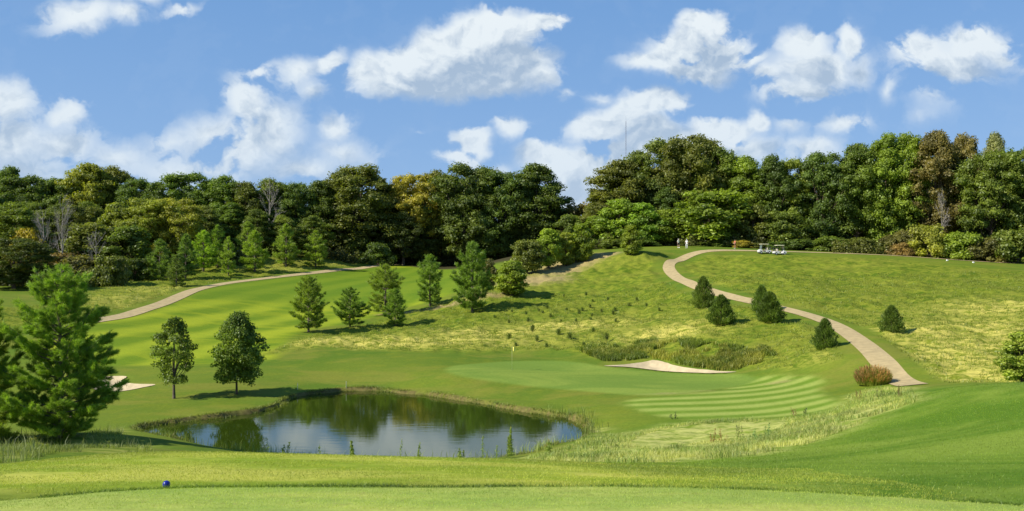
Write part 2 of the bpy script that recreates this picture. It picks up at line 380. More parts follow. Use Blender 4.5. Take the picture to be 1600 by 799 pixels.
def gsm(line, sig=3.5, st=1.0):
    L = np.array(line); d = np.concatenate([[0], np.cumsum(np.linalg.norm(np.diff(L, axis=0), axis=1))]); k = np.concatenate([[True], np.diff(d) > 1e-6]); L = L[k]; d = d[k]
    t = np.arange(0, d[-1], st); Q = np.stack([np.interp(t, d, L[:, 0]), np.interp(t, d, L[:, 1])], 1)
    r = int(sig * 3 / st); w = np.exp(-.5 * (np.arange(-r, r + 1) * st / sig) ** 2); w /= w.sum()
    a = 2 * Q[0] - Q[1:r + 1][::-1]; b = 2 * Q[-1] - Q[-r - 1:-1][::-1]; E = np.concatenate([a, Q, b])
    return [tuple(p) for p in np.stack([np.convolve(E[:, i], w, 'valid') for i in (0, 1)], 1)]
PATH1 = gsm(PATH1); PATH2 = gsm(PATH2, 5.0)
SAND1 = pol([(943,572),(975,570),(1012,565),(1040,566),(1052,571),(1090,577),(1148,580),(1135,582.5),(1080,582.5),(1030,579.5),(985,574)], 60)
SAND2 = pol([(160,590),(183,588),(198,589),(189,596),(210,600),(243,601),(222,606),(195,611),(165,613),(140,604)], 60)

# ---- value noise for zone edges and ground bumps
_rng = np.random.default_rng(5)
_T = _rng.random((256, 256))
def vn(x, y):
    x = np.asarray(x); y = np.asarray(y); xi = np.floor(x).astype(int); yi = np.floor(y).astype(int); fx = x - xi; fy = y - yi
    fx = fx * fx * (3 - 2 * fx); fy = fy * fy * (3 - 2 * fy)
    g = lambda a, b: _T[a & 255, b & 255]
    return (g(xi, yi) * (1 - fx) + g(xi + 1, yi) * fx) * (1 - fy) + (g(xi, yi + 1) * (1 - fx) + g(xi + 1, yi + 1) * fx) * fy
def fbm(x, y, o=3):
    r = 0; a = .5; s = 0
    for i in range(o): r = r + a * vn(x * 2 ** i + 17 * i, y * 2 ** i + 31 * i); s += a; a *= .5
    return r / s
def zone(x, y, poly, soft=0.6, wob=0.6, ws=0.4):
    s = sdist(x, y, poly).reshape(x.shape) + (fbm(x * ws, y * ws) - .5) * 2 * wob
    return sm01(s / soft * .5 + .5)
def path_dist(x, y):
    return np.minimum(sdist(x, y, PATH1, False), sdist(x, y, PATH2, False)).reshape(x.shape)
def ground_z(x, y):      # final ground height with the tussocky relief of the unmown parts
    x = np.asarray(x, float); y = np.asarray(y, float)
    z = hgt(x, y)
    r = np.maximum(zone(x, y, ROUGH, 4, 1), zone(x, y, ROUGHL, 4, 1)) * sm01((path_dist(x, y) - 1.8) / 2.0)
    r2 = zone(x, y, DRYN, 2, .5)
    far = sm01((y - 90) / 90)
    b = (fbm(x * .9, y * .9, 4) - .5) * (0.8 + .3 * far) + (fbm(x * .17, y * .17, 3) - .5) * 0.9
    z = z + r * b + r2 * (fbm(x * 1.3, y * 1.3, 3) - .5) * .3
    # the mown tee is a low step above the bank in front of it
    t1 = sm01((lipy(x) + 0.04 * np.sin(x * .8) - y) / .3) * sm01((x + 42) / 3) * sm01((16 - x) / 8)
    z = z + 0.10 * t1
    for P_ in (SAND1, SAND2):
        s = sdist(x, y, P_).reshape(x.shape); z = z - 0.50 * sm01((s + .15) / 1.0)
    return z
def gz(x, y): return float(ground_z(np.array([x]), np.array([y]))[0])

def axis(segs):
    o = []
    for a, b, s in segs: o += list(np.arange(a, b, s))
    return np.array(o + [segs[-1][1]])
xs = axis([(-6000,-1200,800),(-1200,-320,80),(-320,-110,7),(-110,-60,1.2),(-60,-34,.6),(-34,40,.36),(40,64,.55),(64,120,1.2),(120,320,7),(320,1200,80),(1200,6000,800)])
ys = axis([(-3000,-200,400),(-200,-20,20),(-20,10,3),(10,30,.22),(30,96,.36),(96,180,.8),(180,280,2.5),(280,420,14),(420,1200,100),(1200,9000,900)])
X, Y = np.meshgrid(xs, ys)
fade = sm01((np.maximum(np.abs(X) - 300, np.maximum(Y - 400, -Y - 40)) / 300))
Xc = np.clip(X, -340, 340); Yc = np.clip(Y, -20, 430)
Z = ground_z(Xc, Yc) * (1 - fade) + 12 * fade
rnd_ = lambda s: fbm(X * s, Y * s)
mA = np.zeros(X.shape + (4,)); mB = np.zeros(X.shape + (4,)); mC = np.zeros(X.shape + (4,))
fw = zone(X, Y, FAIRWAY, 1.2, .5); gr = zone(X, Y, GREEN, .5, .15); ap = zone(X, Y, APRON, .8, .3)
pale = zone(X, Y, PALE, 1, .8); dn = zone(X, Y, DRYN, 1.6, 1.6, .5)
pd = path_dist(X, Y)
ro = np.maximum(zone(X, Y, ROUGH, 1.5, 1.5), zone(X, Y, ROUGHL, 1.5, 1.5)) * sm01((pd - 2.2) / 1.5)
# mowing stripes, alternating directions of cut
def stripes(t, w): return 0.5 + 0.5 * np.clip(np.sin(t / w * math.pi) * 1.3, -1, 1)
_p0, _p1 = hit(170, 522, 60), hit(455, 466, 60); a_ = math.atan2(_p1[1] - _p0[1], _p1[0] - _p0[0])
sf = stripes(X * -math.sin(a_) + Y * math.cos(a_) + 0.8 * np.sin(Y * .06) + 0.5 * fbm(X * .12, Y * .12), 3.9)
gx, gy = (880 - 800) * 80 / F, 112.0
sap = stripes(np.hypot((X - gx), (Y - gy)) + 0.4 * np.sin(X * .2), 1.15)
mA[..., 0] = fw; mA[..., 1] = gr; mA[..., 2] = ap; mA[..., 3] = 1
mB[..., 0] = dn; mB[..., 1] = ro; mB[..., 2] = np.where(ap > .3, sap, sf); mB[..., 3] = 1
teez = np.maximum(zone(X, Y, TEE, .3, .05), 0); tee2 = zone(X, Y, TEE2, 1.6, .8, .3); bank = zone(X, Y, BANKL, 1.2, 1)
sp = sdist(X, Y, POND).reshape(X.shape); shore = sm01((sp + 0.42) / .3)
# bare soil: under the woods and on scuffed hillside spots
bare = np.zeros(X.shape)
for (u, v, rx, ry) in [(835,437,7,4),(862,424,6,5),(885,414,7,6),(912,405,6,5),(940,400,4,3),(695,478,6,1.6),(640,488,5,1.2),(760,462,4,2),(1165,468,1,1)]:
    hx, hy = hit(u, v, 60); bare = np.maximum(bare, np.exp(-((X - hx) / (rx * 1.2)) ** 2 - ((Y - hy) / (ry * 1.5)) ** 2))
for (u, v, rx, ry) in [(1040,615,4,1.0),(1110,611,4,.9),(1215,598,3,1.2)]:
    hx, hy = hit(u, v, 40); bare = np.maximum(bare, .55 * np.exp(-((X - hx) / rx) ** 2 - ((Y - hy) / ry) ** 2))
yel = np.zeros(X.shape)
ydim = {(190, 470), (260, 452), (420, 414), (500, 408)}
for (u, v, rx, ry) in [(1560,585,9,7),(1500,560,10,8),(1590,520,10,12),(1480,590,6,4),(1590,480,10,5),(1450,520,7,7),(1540,545,8,8),(190,470,12,8),(260,452,10,7),(420,414,18,8),(500,408,14,6),(640,535,14,4),(900,510,10,5),(1040,520,6,4),(560,535,10,3),(760,520,8,4)]:
    hx, hy = hit(u, v, 55); yel = np.maximum(yel, (.4 if (u, v) in ydim else 1.0) * np.exp(-((X - hx) / rx) ** 2 - ((Y - hy) / ry) ** 2))
mC[..., 0] = np.maximum(shore * (sp < 3), 0); mC[..., 1] = bare; mC[..., 2] = yel; mC[..., 3] = 1
mD = np.zeros(X.shape + (4,)); mD[..., 0] = teez; mD[..., 1] = tee2; mD[..., 2] = bank; mD[..., 3] = 1
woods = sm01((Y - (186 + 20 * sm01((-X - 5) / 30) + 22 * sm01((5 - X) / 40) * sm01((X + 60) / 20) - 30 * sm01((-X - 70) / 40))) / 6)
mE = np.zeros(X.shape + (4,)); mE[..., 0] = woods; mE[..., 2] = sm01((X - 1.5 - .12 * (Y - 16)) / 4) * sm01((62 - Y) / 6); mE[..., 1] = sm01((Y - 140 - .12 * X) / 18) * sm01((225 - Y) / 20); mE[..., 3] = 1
NX, NY = len(xs), len(ys)
idx = np.arange(NX * NY).reshape(NY, NX)
faces = np.stack([idx[:-1, :-1], idx[:-1, 1:], idx[1:, 1:], idx[1:, :-1]], -1).reshape(-1, 4)

# ---- turf material
GM = bpy.data.materials.new('turf'); GM.use_nodes = True; nt = GM.node_tree; bs = nt.nodes['Principled BSDF']
geo = nt.nodes.new('ShaderNodeNewGeometry'); Pn = geo.outputs['Position']
def att(name):
    a = nt.nodes.new('ShaderNodeAttribute'); a.attribute_name = name; s = nt.nodes.new('ShaderNodeSeparateColor'); lk(nt, a.outputs['Color'], s.inputs[0]); return s.outputs
A_, B_, C_, D_, E_ = att('mA'), att('mB'), att('mC'), att('mD'), att('mE')
n_big = noise(nt, Pn, 0.045, 3, .5); n_mid = noise(nt, Pn, 0.5, 4, .6); n_sm = noise(nt, Pn, 4.0, 4, .65)
n_fine = noise(nt, vscale(nt, Pn, (1, 1, 1)), 28.0, 3, .7)
n_rg = noise(nt, vscale(nt, Pn, (.55, 1.0, 1.0)), 1.3, 5, .68, .6)
n_pat = noise(nt, vscale(nt, Pn, (.5, 1.0, 1)), .16, 5, .62, 1.0)
base = mixc(nt, sstep(nt, n_big, .35, .65), (.082, .142, .014), (.125, .172, .018))
base = mixc(nt, mth(nt, 'MULTIPLY', sstep(nt, n_mid, .40, .75), .6), base, (.165, .195, .018))
base = mixc(nt, mth(nt, 'MULTIPLY', sstep(nt, n_pat, .47, .66), .6), base, (.19, .19, .030))
base = mixc(nt, E_[2], base, mixc(nt, sstep(nt, n_pat, .38, .64), (.080, .155, .012), (.170, .240, .030)))
# fairway
fwc = mixc(nt, mth(nt, 'MULTIPLY_ADD', mth(nt, 'SUBTRACT', n_pat, .5), 1.2, B_[2], clamp=True), (.120, .190, .012), (.245, .300, .020))
fwc = mixc(nt, mth(nt, 'MULTIPLY', sstep(nt, n_pat, .42, .66), .45), fwc, (.29, .32, .018))
fwc = mixc(nt, sstep(nt, E_[1], 0, 1), fwc, mixc(nt, .72, fwc, (.095, .165, .012)))
base = mixc(nt, A_[0], base, fwc)
# rough
rg = mixc(nt, sstep(nt, n_rg, .36, .62), (.070, .120, .009), (.180, .210, .020))
rg = mixc(nt, mth(nt, 'MULTIPLY', sstep(nt, n_pat, .42, .64), .5), rg, mixc(nt, n_rg, (.11, .15, .014), (.30, .28, .045)))
rgy = mixc(nt, sstep(nt, n_rg, .38, .58), (.17, .20, .018), (.54, .47, .11))
rg = mixc(nt, mth(nt, 'MULTIPLY', C_[2], .9), rg, rgy)
base = mixc(nt, B_[1], base, rg)
drc = mixc(nt, sstep(nt, n_rg, .34, .60), (.16, .22, .022), (.42, .42, .12))
base = mixc(nt, mth(nt, 'MULTIPLY', B_[0], .9), base, drc)
bkc = mixc(nt, sstep(nt, n_rg, .40, .6), (.10, .16, .014), (.27, .28, .06))
base = mixc(nt, mth(nt, 'MULTIPLY', D_[2], .8), base, bkc)
# apron stripes, green
apc = mixc(nt, mth(nt, 'MULTIPLY_ADD', mth(nt, 'SUBTRACT', n_mid, .5), .7, B_[2], clamp=True), (.125, .205, .020), (.27, .325, .065))
base = mixc(nt, A_[2], base, apc)
grc = mixc(nt, sstep(nt, n_pat, .40, .62), (.140, .215, .032), (.190, .255, .040))
base = mixc(nt, A_[1], base, grc)
# tees
tn = noise(nt, vscale(nt, Pn, (.45, 1.0, 1)), .42, 5, .62)
t2c = mixc(nt, sstep(nt, tn, .40, .62), (.205, .280, .022), (.42, .42, .070))
base = mixc(nt, mth(nt, 'MULTIPLY', D_[1], .9), base, t2c)
t1c = mixc(nt, sstep(nt, tn, .38, .62), (.235, .320, .060), (.36, .40, .085))
base = mixc(nt, D_[0], base, t1c)
fk = mth(nt, 'MULTIPLY', sstep(nt, noise(nt, Pn, 7.0, 3, .6), .60, .70), mth(nt, 'MULTIPLY', mth(nt, 'MAXIMUM', D_[0], D_[1]), .45))
base = mixc(nt, fk, base, (.24, .20, .07))
# bare earth, straw, woodland floor, shore mud
base = mixc(nt, mth(nt, 'MULTIPLY', sstep(nt, mth(nt, 'ADD', C_[1], mth(nt, 'MULTIPLY', mth(nt, 'SUBTRACT', n_mid, .5), .7)), .3, .9), .9), base, mixc(nt, n_sm, (.26, .20, .08), (.40, .31, .14)))
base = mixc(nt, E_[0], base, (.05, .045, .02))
base = mixc(nt, C_[0], base, mixc(nt, n_sm, (.06, .055, .015), (.20, .17, .06)))
# blades: fine light and dark mottling
vv = mth(nt, 'MULTIPLY_ADD', mth(nt, 'SUBTRACT', n_fine, .5), .75, 1.0)
vv = mth(nt, 'MULTIPLY', vv, mth(nt, 'MULTIPLY_ADD', mth(nt, 'SUBTRACT', n_sm, .5), .55, 1.0))
hs = nt.nodes.new('ShaderNodeVectorMath'); hs.operation = 'SCALE'; lk(nt, base, hs.inputs[0]); lk(nt, vv, hs.inputs['Scale'])
lk(nt, hs.outputs[0], bs.inputs['Base Color'])
bs.inputs['Roughness'].default_value = .85; bs.inputs['Specular IOR Level'].default_value = .04
pass
bp = nt.nodes.new('ShaderNodeBump'); bp.inputs['Strength'].default_value = .55; bp.inputs['Distance'].default_value = .05
hh = mth(nt, 'ADD', mth(nt, 'MULTIPLY', n_fine, .25), mth(nt, 'MULTIPLY', n_rg, mth(nt, 'MULTIPLY_ADD', mth(nt, 'MAXIMUM', B_[1], B_[0]), 5.0, .4)))
lk(nt, hh, bp.inputs['Height']); lk(nt, bp.outputs[0], bs.inputs['Normal'])
fl = lambda m: m.reshape(-1, 4)
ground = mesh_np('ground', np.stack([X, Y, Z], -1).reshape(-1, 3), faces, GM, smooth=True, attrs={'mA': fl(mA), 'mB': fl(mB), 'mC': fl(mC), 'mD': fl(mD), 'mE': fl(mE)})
tag(ground, kind='structure')

# ---- sheets that lie on the ground
def sheet(name, poly, mat, step=.6, lift=.03, zfn=None):
    P_ = [tuple(p) for p in poly]; n = len(P_)
    xs_ = [p[0] for p in P_]; ys_ = [p[1] for p in P_]
    gx_, gy_ = np.meshgrid(np.arange(min(xs_), max(xs_), step), np.arange(min(ys_), max(ys_), step))
    s = sdist(gx_, gy_, P_); k = s > step * .35
    inner = np.stack([gx_.ravel()[k], gy_.ravel()[k]], 1)
    vs = [Vector(p) for p in P_] + [Vector(p) for p in inner]
    r = delaunay_2d_cdt(vs, [], [list(range(n))], 1, 1e-5)
    v2 = np.array([tuple(v) for v in r[0]]); fs = [list(f) for f in r[2]]
    z = (ground_z(v2[:, 0], v2[:, 1]) if zfn is None else zfn(v2[:, 0], v2[:, 1])) + lift
    o = mesh_np(name, np.column_stack([v2, z]), np.array(fs), mat, smooth=True)
    return o
sandm = simple_mat('bunker_sand', (.46, .375, .225), .95, var=.14, scale=1.2, bump=.5)
for P_ in (SAND1, SAND2): tag(sheet('sand_bunker', P_, sandm, .5, .05), kind='structure')
def ribbon(line, w):
    L = [Vector(p) for p in line]; a = []; b = []
    for i, p in enumerate(L):
        t = (L[min(i + 1, len(L) - 1)] - L[max(i - 1, 0)]).normalized(); nrm = Vector((-t.y, t.x))
        a.append(tuple(p + nrm * w / 2)); b.append(tuple(p - nrm * w / 2))
    return a, b
pm = simple_mat('path_gravel', (.40, .31, .150), .95, var=.13, scale=1.6, bump=.3)
for line, w in ((PATH1, 2.05), (PATH2, 2.3)):
    rows = []; K = 7
    L = np.array(line); t = np.gradient(L, axis=0); t /= np.linalg.norm(t, axis=1)[:, None] + 1e-9; nr = np.stack([-t[:, 1], t[:, 0]], 1)
    wv = 1 + .03 * np.sin(np.arange(len(L)) * .23)
    for k in range(K): rows.append(L + nr * (w * (k / (K - 1) - .5)) * wv[:, None])
    R_ = np.stack(rows, 1).reshape(-1, 2); zz = ground_z(R_[:, 0], R_[:, 1]) + .05
    i_ = np.arange(len(L) * K).reshape(len(L), K)
    fc = np.stack([i_[:-1, :-1], i_[:-1, 1:], i_[1:, 1:], i_[1:, :-1]], -1).reshape(-1, 4)
    tag(mesh_np('cart_path', np.column_stack([R_, zz]), fc, pm, smooth=True), kind='structure')
# water
wm = bpy.data.materials.new('pond_water'); wm.use_nodes = True; nt = wm.node_tree; b = nt.nodes['Principled BSDF']
geo = nt.nodes.new('ShaderNodeNewGeometry')
b.inputs['Base Color'].default_value = (.026, .044, .004, 1); b.inputs['Roughness'].default_value = .035; b.inputs['IOR'].default_value = 1.38; b.inputs['Specular IOR Level'].default_value = .8
wn_ = noise(nt, vscale(nt, geo.outputs['Position'], (.5, 2.2, 1)), .9, 4, .55)
bp = nt.nodes.new('ShaderNodeBump'); bp.inputs['Strength'].default_value = .05; bp.inputs['Distance'].default_value = .05
lk(nt, wn_, bp.inputs['Height']); lk(nt, bp.outputs[0], b.inputs['Normal'])
pc = Vector((-8, 62)); big = [tuple(pc + (Vector(p) - pc) * 1.06) for p in POND]
tag(sheet('pond_water', big, wm, 4.0, 0.0, lambda x, y: np.zeros(len(x))), kind='structure')
# ------------------------------------------------------------------ foliage materials
def foliage_mat(name, trans=.35, var=.55, scale=.35, tipc=None, island=True):
    m = bpy.data.materials.new(name); m.use_nodes = True; nt = m.node_tree; nt.nodes.clear()
    o = nt.nodes.new('ShaderNodeOutputMaterial'); oi = nt.nodes.new('ShaderNodeObjectInfo'); g = nt.nodes.new('ShaderNodeNewGeometry'); t = nt.nodes.new('ShaderNodeTexCoord')
    n = noise(nt, t.outputs['Object'], scale, 3, .6)
    f = sstep(nt, n, .3, .7)
    dk = mixc(nt, 1.0, oi.outputs['Color'], (1 - var * .7, 1 - var * .62, 1 - var * .5), 'MULTIPLY')
    lt = mixc(nt, 1.0, oi.outputs['Color'], (1 + var * .85, 1 + var * .75, 1 + var * .3), 'MULTIPLY')
    c = mixc(nt, f, dk, lt)
    if island:
        v = mth(nt, 'MULTIPLY_ADD', g.outputs['Random Per Island'], .5, .75)
        s = nt.nodes.new('ShaderNodeVectorMath'); s.operation = 'SCALE'; lk(nt, c, s.inputs[0]); lk(nt, v, s.inputs['Scale']); c = s.outputs[0]
    d = nt.nodes.new('ShaderNodeBsdfDiffuse'); lk(nt, c, d.inputs[0])
    tr = nt.nodes.new('ShaderNodeBsdfTranslucent'); lk(nt, mixc(nt, 1.0, c, (1.3, 1.4, .5), 'MULTIPLY'), tr.inputs[0])
    gl = nt.nodes.new('ShaderNodeBsdfGlossy'); gl.inputs['Roughness'].default_value = .5; gl.inputs[0].default_value = (.8, .85, .8, 1)
    m1 = nt.nodes.new('ShaderNodeMixShader'); m1.inputs[0].default_value = trans; lk(nt, d.outputs[0], m1.inputs[1]); lk(nt, tr.outputs[0], m1.inputs[2])
    m2 = nt.nodes.new('ShaderNodeMixShader'); m2.inputs[0].default_value = .025; lk(nt, m1.outputs[0], m2.inputs[1]); lk(nt, gl.outputs[0], m2.inputs[2])
    lk(nt, m2.outputs[0], o.inputs[0]); return m
LEAF = foliage_mat('leaf', .40, .5, .25); NEEDLE = foliage_mat('needle', .42, .4, .6); BLADE = foliage_mat('grass_blade', .35, .4, .25)
BARK = simple_mat('bark', (.115, .085, .06), .95, var=.4, scale=3.0, bump=.6)
PALEBARK = simple_mat('dead_wood', (.30, .27, .23), .9, var=.25, scale=4.0, bump=.4)
GREYBARK = simple_mat('grey_bark', (.13, .105, .08), .95, var=.35, scale=3.0, bump=.5)

def unit(v): return v / (np.linalg.norm(v, axis=-1, keepdims=True) + 1e-9)
def leaf_quads(P, Nn, size, rng, asp=.62):
    """rhombic leaf sprays at P facing Nn"""
    n = len(P); r = unit(rng.normal(size=(n, 3))); a = unit(np.cross(Nn, r)); b = np.cross(Nn, a)
    s = (np.asarray(size) * rng.uniform(.65, 1.35, n))[:, None]
    fold = Nn * s * .18
    V = np.stack([P - a * s, P - b * s * asp + fold, P + a * s, P + b * s * asp + fold], 1).reshape(-1, 3)
    Fq = np.arange(n * 4).reshape(n, 4)
    return V, Fq
ICO = None
def ico():
    global ICO
    if ICO is None:
        import bmesh
        bm = bmesh.new(); bmesh.ops.create_icosphere(bm, subdivisions=2, radius=1)
        ICO = (np.array([v.co[:] for v in bm.verts]), np.array([[v.index for v in f.verts] for f in bm.faces])); bm.free()
    return ICO
def broadleaf(name, seed, H, Wd, base, nclump, nleaf, leaf, cr, top=.5, shape='round', bark=BARK, droop=0.0, lean=0.0, trunk_r=None, core=.55):
    """tree of leafy clumps on limbs. base: height where the crown starts; cr: clump radius; shape sets the outline"""
    rng = np.random.default_rng(seed)
    root = empty(name); ch = H - base; cz = base + ch * .5
    C = []; tries = 0
    ph = rng.uniform(0, 6.28, 6)
    while len(C) < nclump and tries < nclump * 60:
        tries += 1
        t = rng.uniform(0.02, .97)                       # height fraction within the crown
        if shape == 'round': prof = math.sqrt(max(0, 1 - (2 * t - 1.0) ** 2)) if t > .38 else (.72 + .28 * math.sin(t / .38 * 1.57))
        elif shape == 'ovoid': prof = (math.sin(math.pi * min(1, t / .42) * .5) * .5 + .5) if t < .42 else max(0.02, math.cos((t - .42) / .60 * 1.57)) ** .8
        elif shape == 'cone': prof = (1 - t) ** .8 * min(1, .55 + t * 3)
        elif shape == 'shrub': prof = math.sqrt(max(0, 1 - t * t)) * (.9 + .1 * t)
        else: prof = .8
        an = rng.uniform(0, 2 * math.pi)
        wob = 1 + .17 * math.sin(2 * an + ph[0] + t * 4) + .15 * math.sin(3 * an + ph[1] - t * 7) + .12 * math.sin(5 * an + ph[2] + t * 9)
        rr = rng.uniform(.25, 1) ** .42
        R = Wd / 2 * prof * wob - cr * .35
        if R < 0: R = 0.02
        p = np.array([math.cos(an) * R * rr, math.sin(an) * R * rr, base + t * ch + cr * .1])
        if t < .9: p[2] += (rng.random() - .5) * cr
        p[2] = min(p[2], H - cr * rng.uniform(.35, .9))
        if shape == 'shrub': p[2] = max(p[2], base + cr * .5)
        p[0] += lean * t
        if all(np.linalg.norm((p - q[0]) * np.array([1, 1, 1.15])) > cr * .55 for q in C):
            C.append((p, cr * rng.uniform(.55, 1.5)))
    V = []; Fc = []; off = 0; k = 0
    per = max(6, nleaf // len(C))
    ax = np.array([0, 0, cz])
    for p, r in C:
        n = int(per * (r / cr) ** 2)
        dr = unit(rng.normal(size=(n, 3))); dr[:, 2] = dr[:, 2] * .75 + .12; dr = unit(dr)
        lump = 1 + .22 * np.sin(dr[:, 0] * 5 + k) * np.sin(dr[:, 1] * 5 + 2 * k) + rng.normal(0, .09, n)
        rad = r * lump * np.where(rng.random(n) < .25, rng.uniform(.5, 1.0, n), rng.uniform(.85, 1.12, n))
        pos = p + dr * rad[:, None] * np.array([1.1, 1.1, .82]); pos[:, 2] -= droop * np.abs(dr[:, 2]) * 0 
        nn = unit(dr * .75 + rng.normal(size=(n, 3)) * .55 + np.array([0, 0, .28]))
        lv, lf = leaf_quads(pos, nn, leaf, rng); V.append(lv); Fc.append(lf + off); off += len(lv); k += 1
    LV = np.concatenate(V); LF = np.concatenate(Fc)
    # opaque core added in each clump to block light, as triangles turned quads
    iv, if_ = ico(); V2 = []; F2 = []; o2 = 0
    if core > 0:
        for p, r in C:
            w = 1 + .25 * np.sin(iv[:, :1] * 6 + p[0]) * np.cos(iv[:, 1:2] * 7 + p[2])
            V2.append(iv * r * core * w * np.array([1.1, 1.1, .8]) + p); F2.append(if_ + o2); o2 += len(iv)
        V2 = np.concatenate(V2); F2 = np.concatenate(F2)
        allV = np.concatenate([LV, V2]); F2q = F2 + len(LV)
        me = bpy.data.meshes.new('crown'); nq = len(LF); ntr = len(F2q)
        me.vertices.add(len(allV)); me.vertices.foreach_set('co', allV.astype(np.float32).ravel())
        me.loops.add(nq * 4 + ntr * 3); me.loops.foreach_set('vertex_index', np.concatenate([LF.ravel(), F2q.ravel()]).astype(np.int32))
        me.polygons.add(nq + ntr); me.polygons.foreach_set('loop_start', np.concatenate([np.arange(nq) * 4, nq * 4 + np.arange(ntr) * 3]).astype(np.int32))
        me.update(calc_edges=True); me.materials.append(LEAF)
        co = bpy.data.objects.new('crown', me); COL.objects.link(co); co.parent = root
    else: co = mesh_np('crown', LV, LF, LEAF, root)
    tb = MB(); tr = trunk_r or H * .018 + .05
    top_z = base + ch * .72
    tp = [(0, 0, -.6), (0, 0, 0), (tr * .3, 0, base * .5 + .2), (lean * .2, tr * .4, base + ch * .3), (lean * .6, 0, top_z)]
    tb.tube(tp, [tr * 1.5, tr * 1.25, tr, tr * .65, tr * .2], 8)
    order = rng.permutation(len(C))[:min(len(C), 16)]
    for i in order:
        p, r = C[i]; s = rng.uniform(.15, .7); z0 = base * .85 + (p[2] - base) * s * .7
        z0 = max(.1, min(z0, top_z)); q = Vector((lean * .2, 0, z0)); e = Vector(p); m_ = q.lerp(e, .5) + Vector((0, 0, -.04 * ch))
        tb.tube([q, m_, e], [tr * .42, tr * .28, tr * .1], 5, cap=False)
    tb.build('trunk', bark, root, smooth=True)
    root['H'] = H; root['Wd'] = Wd
    return root
def pine(name, seed, H, Wd, nwh, tuft_step, nneed, nlen, nwid, base=.08, up=.35, open_=.0, profp=.75):
    """young white pine: whorls of up-swept limbs carrying tufts of needles"""
    rng = np.random.default_rng(seed); root = empty(name); tb = MB(); T = []; TD = []
    tr = H * .016 + .02
    tb.tube([(0, 0, -.4), (0, 0, 0), (.02 * H * .3, 0, H * .35), (0, .01 * H, H * .7), (0, 0, H * .985)], [tr * 1.35, tr * 1.15, tr * .8, tr * .42, tr * .08], 8)
    for w in range(nwh):
        t = (w + rng.uniform(-.3, .3)) / (nwh - 1); t = min(max(t, 0), 1)
        z0 = H * (base + (0.965 - base) * t)
        L = Wd / 2 * ((1 - t) ** profp * min(1, .55 + 2.0 * t) + .05)
        nb = int(rng.integers(4, 8)); a0 = rng.uniform(0, 6.28)
        for b in range(nb):
            if rng.random() < open_: continue
            an = a0 + b * 6.283 / nb + rng.uniform(-.35, .35); l = L * rng.uniform(.5, 1.22); zz = z0 + rng.uniform(-.02, .02) * H
            dr = np.array([math.cos(an), math.sin(an), 0]); u = up * (.45 + 1.4 * t) + rng.uniform(-.16, .16)
            def bp_(s): return np.array([0, 0, zz]) + dr * l * s + np.array([0, 0, l * (u * s ** 1.7 + .04 * s)])
            tb.tube([bp_(0), bp_(.5), bp_(1)], [tr * .30 * (1 - t * .6), tr * .18, tr * .05], 4, cap=False)
            side = np.array([-dr[1], dr[0], 0]); ntw = max(2, int(l / tuft_step * 1.1))
            for q in range(ntw):
                s0 = rng.uniform(.22, .95); tl = l * (.16 + .30 * (1.05 - s0)) * rng.uniform(.6, 1.3); sg = -1 if q % 2 else 1
                td = unit(dr * rng.uniform(.5, 1.0) + side * sg * rng.uniform(.3, 1.0) + np.array([0, 0, rng.uniform(-.02, .55)])); c = bp_(s0)
                m = max(2, int(tl / (tuft_step * .42)))
                for j in range(m):
                    f = .25 + .75 * (j + 1) / m; T.append(c + td * tl * f); TD.append(td + np.array([0, 0, .35]))
            for f in (.7, .85, 1.0): T.append(bp_(f)); TD.append(dr * .7 + np.array([0, 0, .6]))
    for k in range(3): T.append(np.array([0, 0, H * (.955 + .018 * k)])); TD.append(np.array([0, 0, 1.]))
    T = np.array(T); TD = unit(np.array(TD)); n = len(T)
    P = np.repeat(T, nneed, 0); D = unit(np.repeat(TD, nneed, 0) * .85 + rng.normal(size=(n * nneed, 3)) * .6)
    P = P + rng.normal(size=P.shape) * nlen * .20
    l = (nlen * rng.uniform(.7, 1.25, len(P)))[:, None]
    sd_ = unit(np.cross(D, rng.normal(size=P.shape))) * nwid
    V = np.stack([P - sd_, P + sd_, P + D * l], 1).reshape(-1, 3)
    mesh_np('needles', V, np.arange(len(V)).reshape(-1, 3), NEEDLE, root)
    tb.build('trunk', GREYBARK, root, smooth=True)
    root['H'] = H; root['Wd'] = Wd
    return root
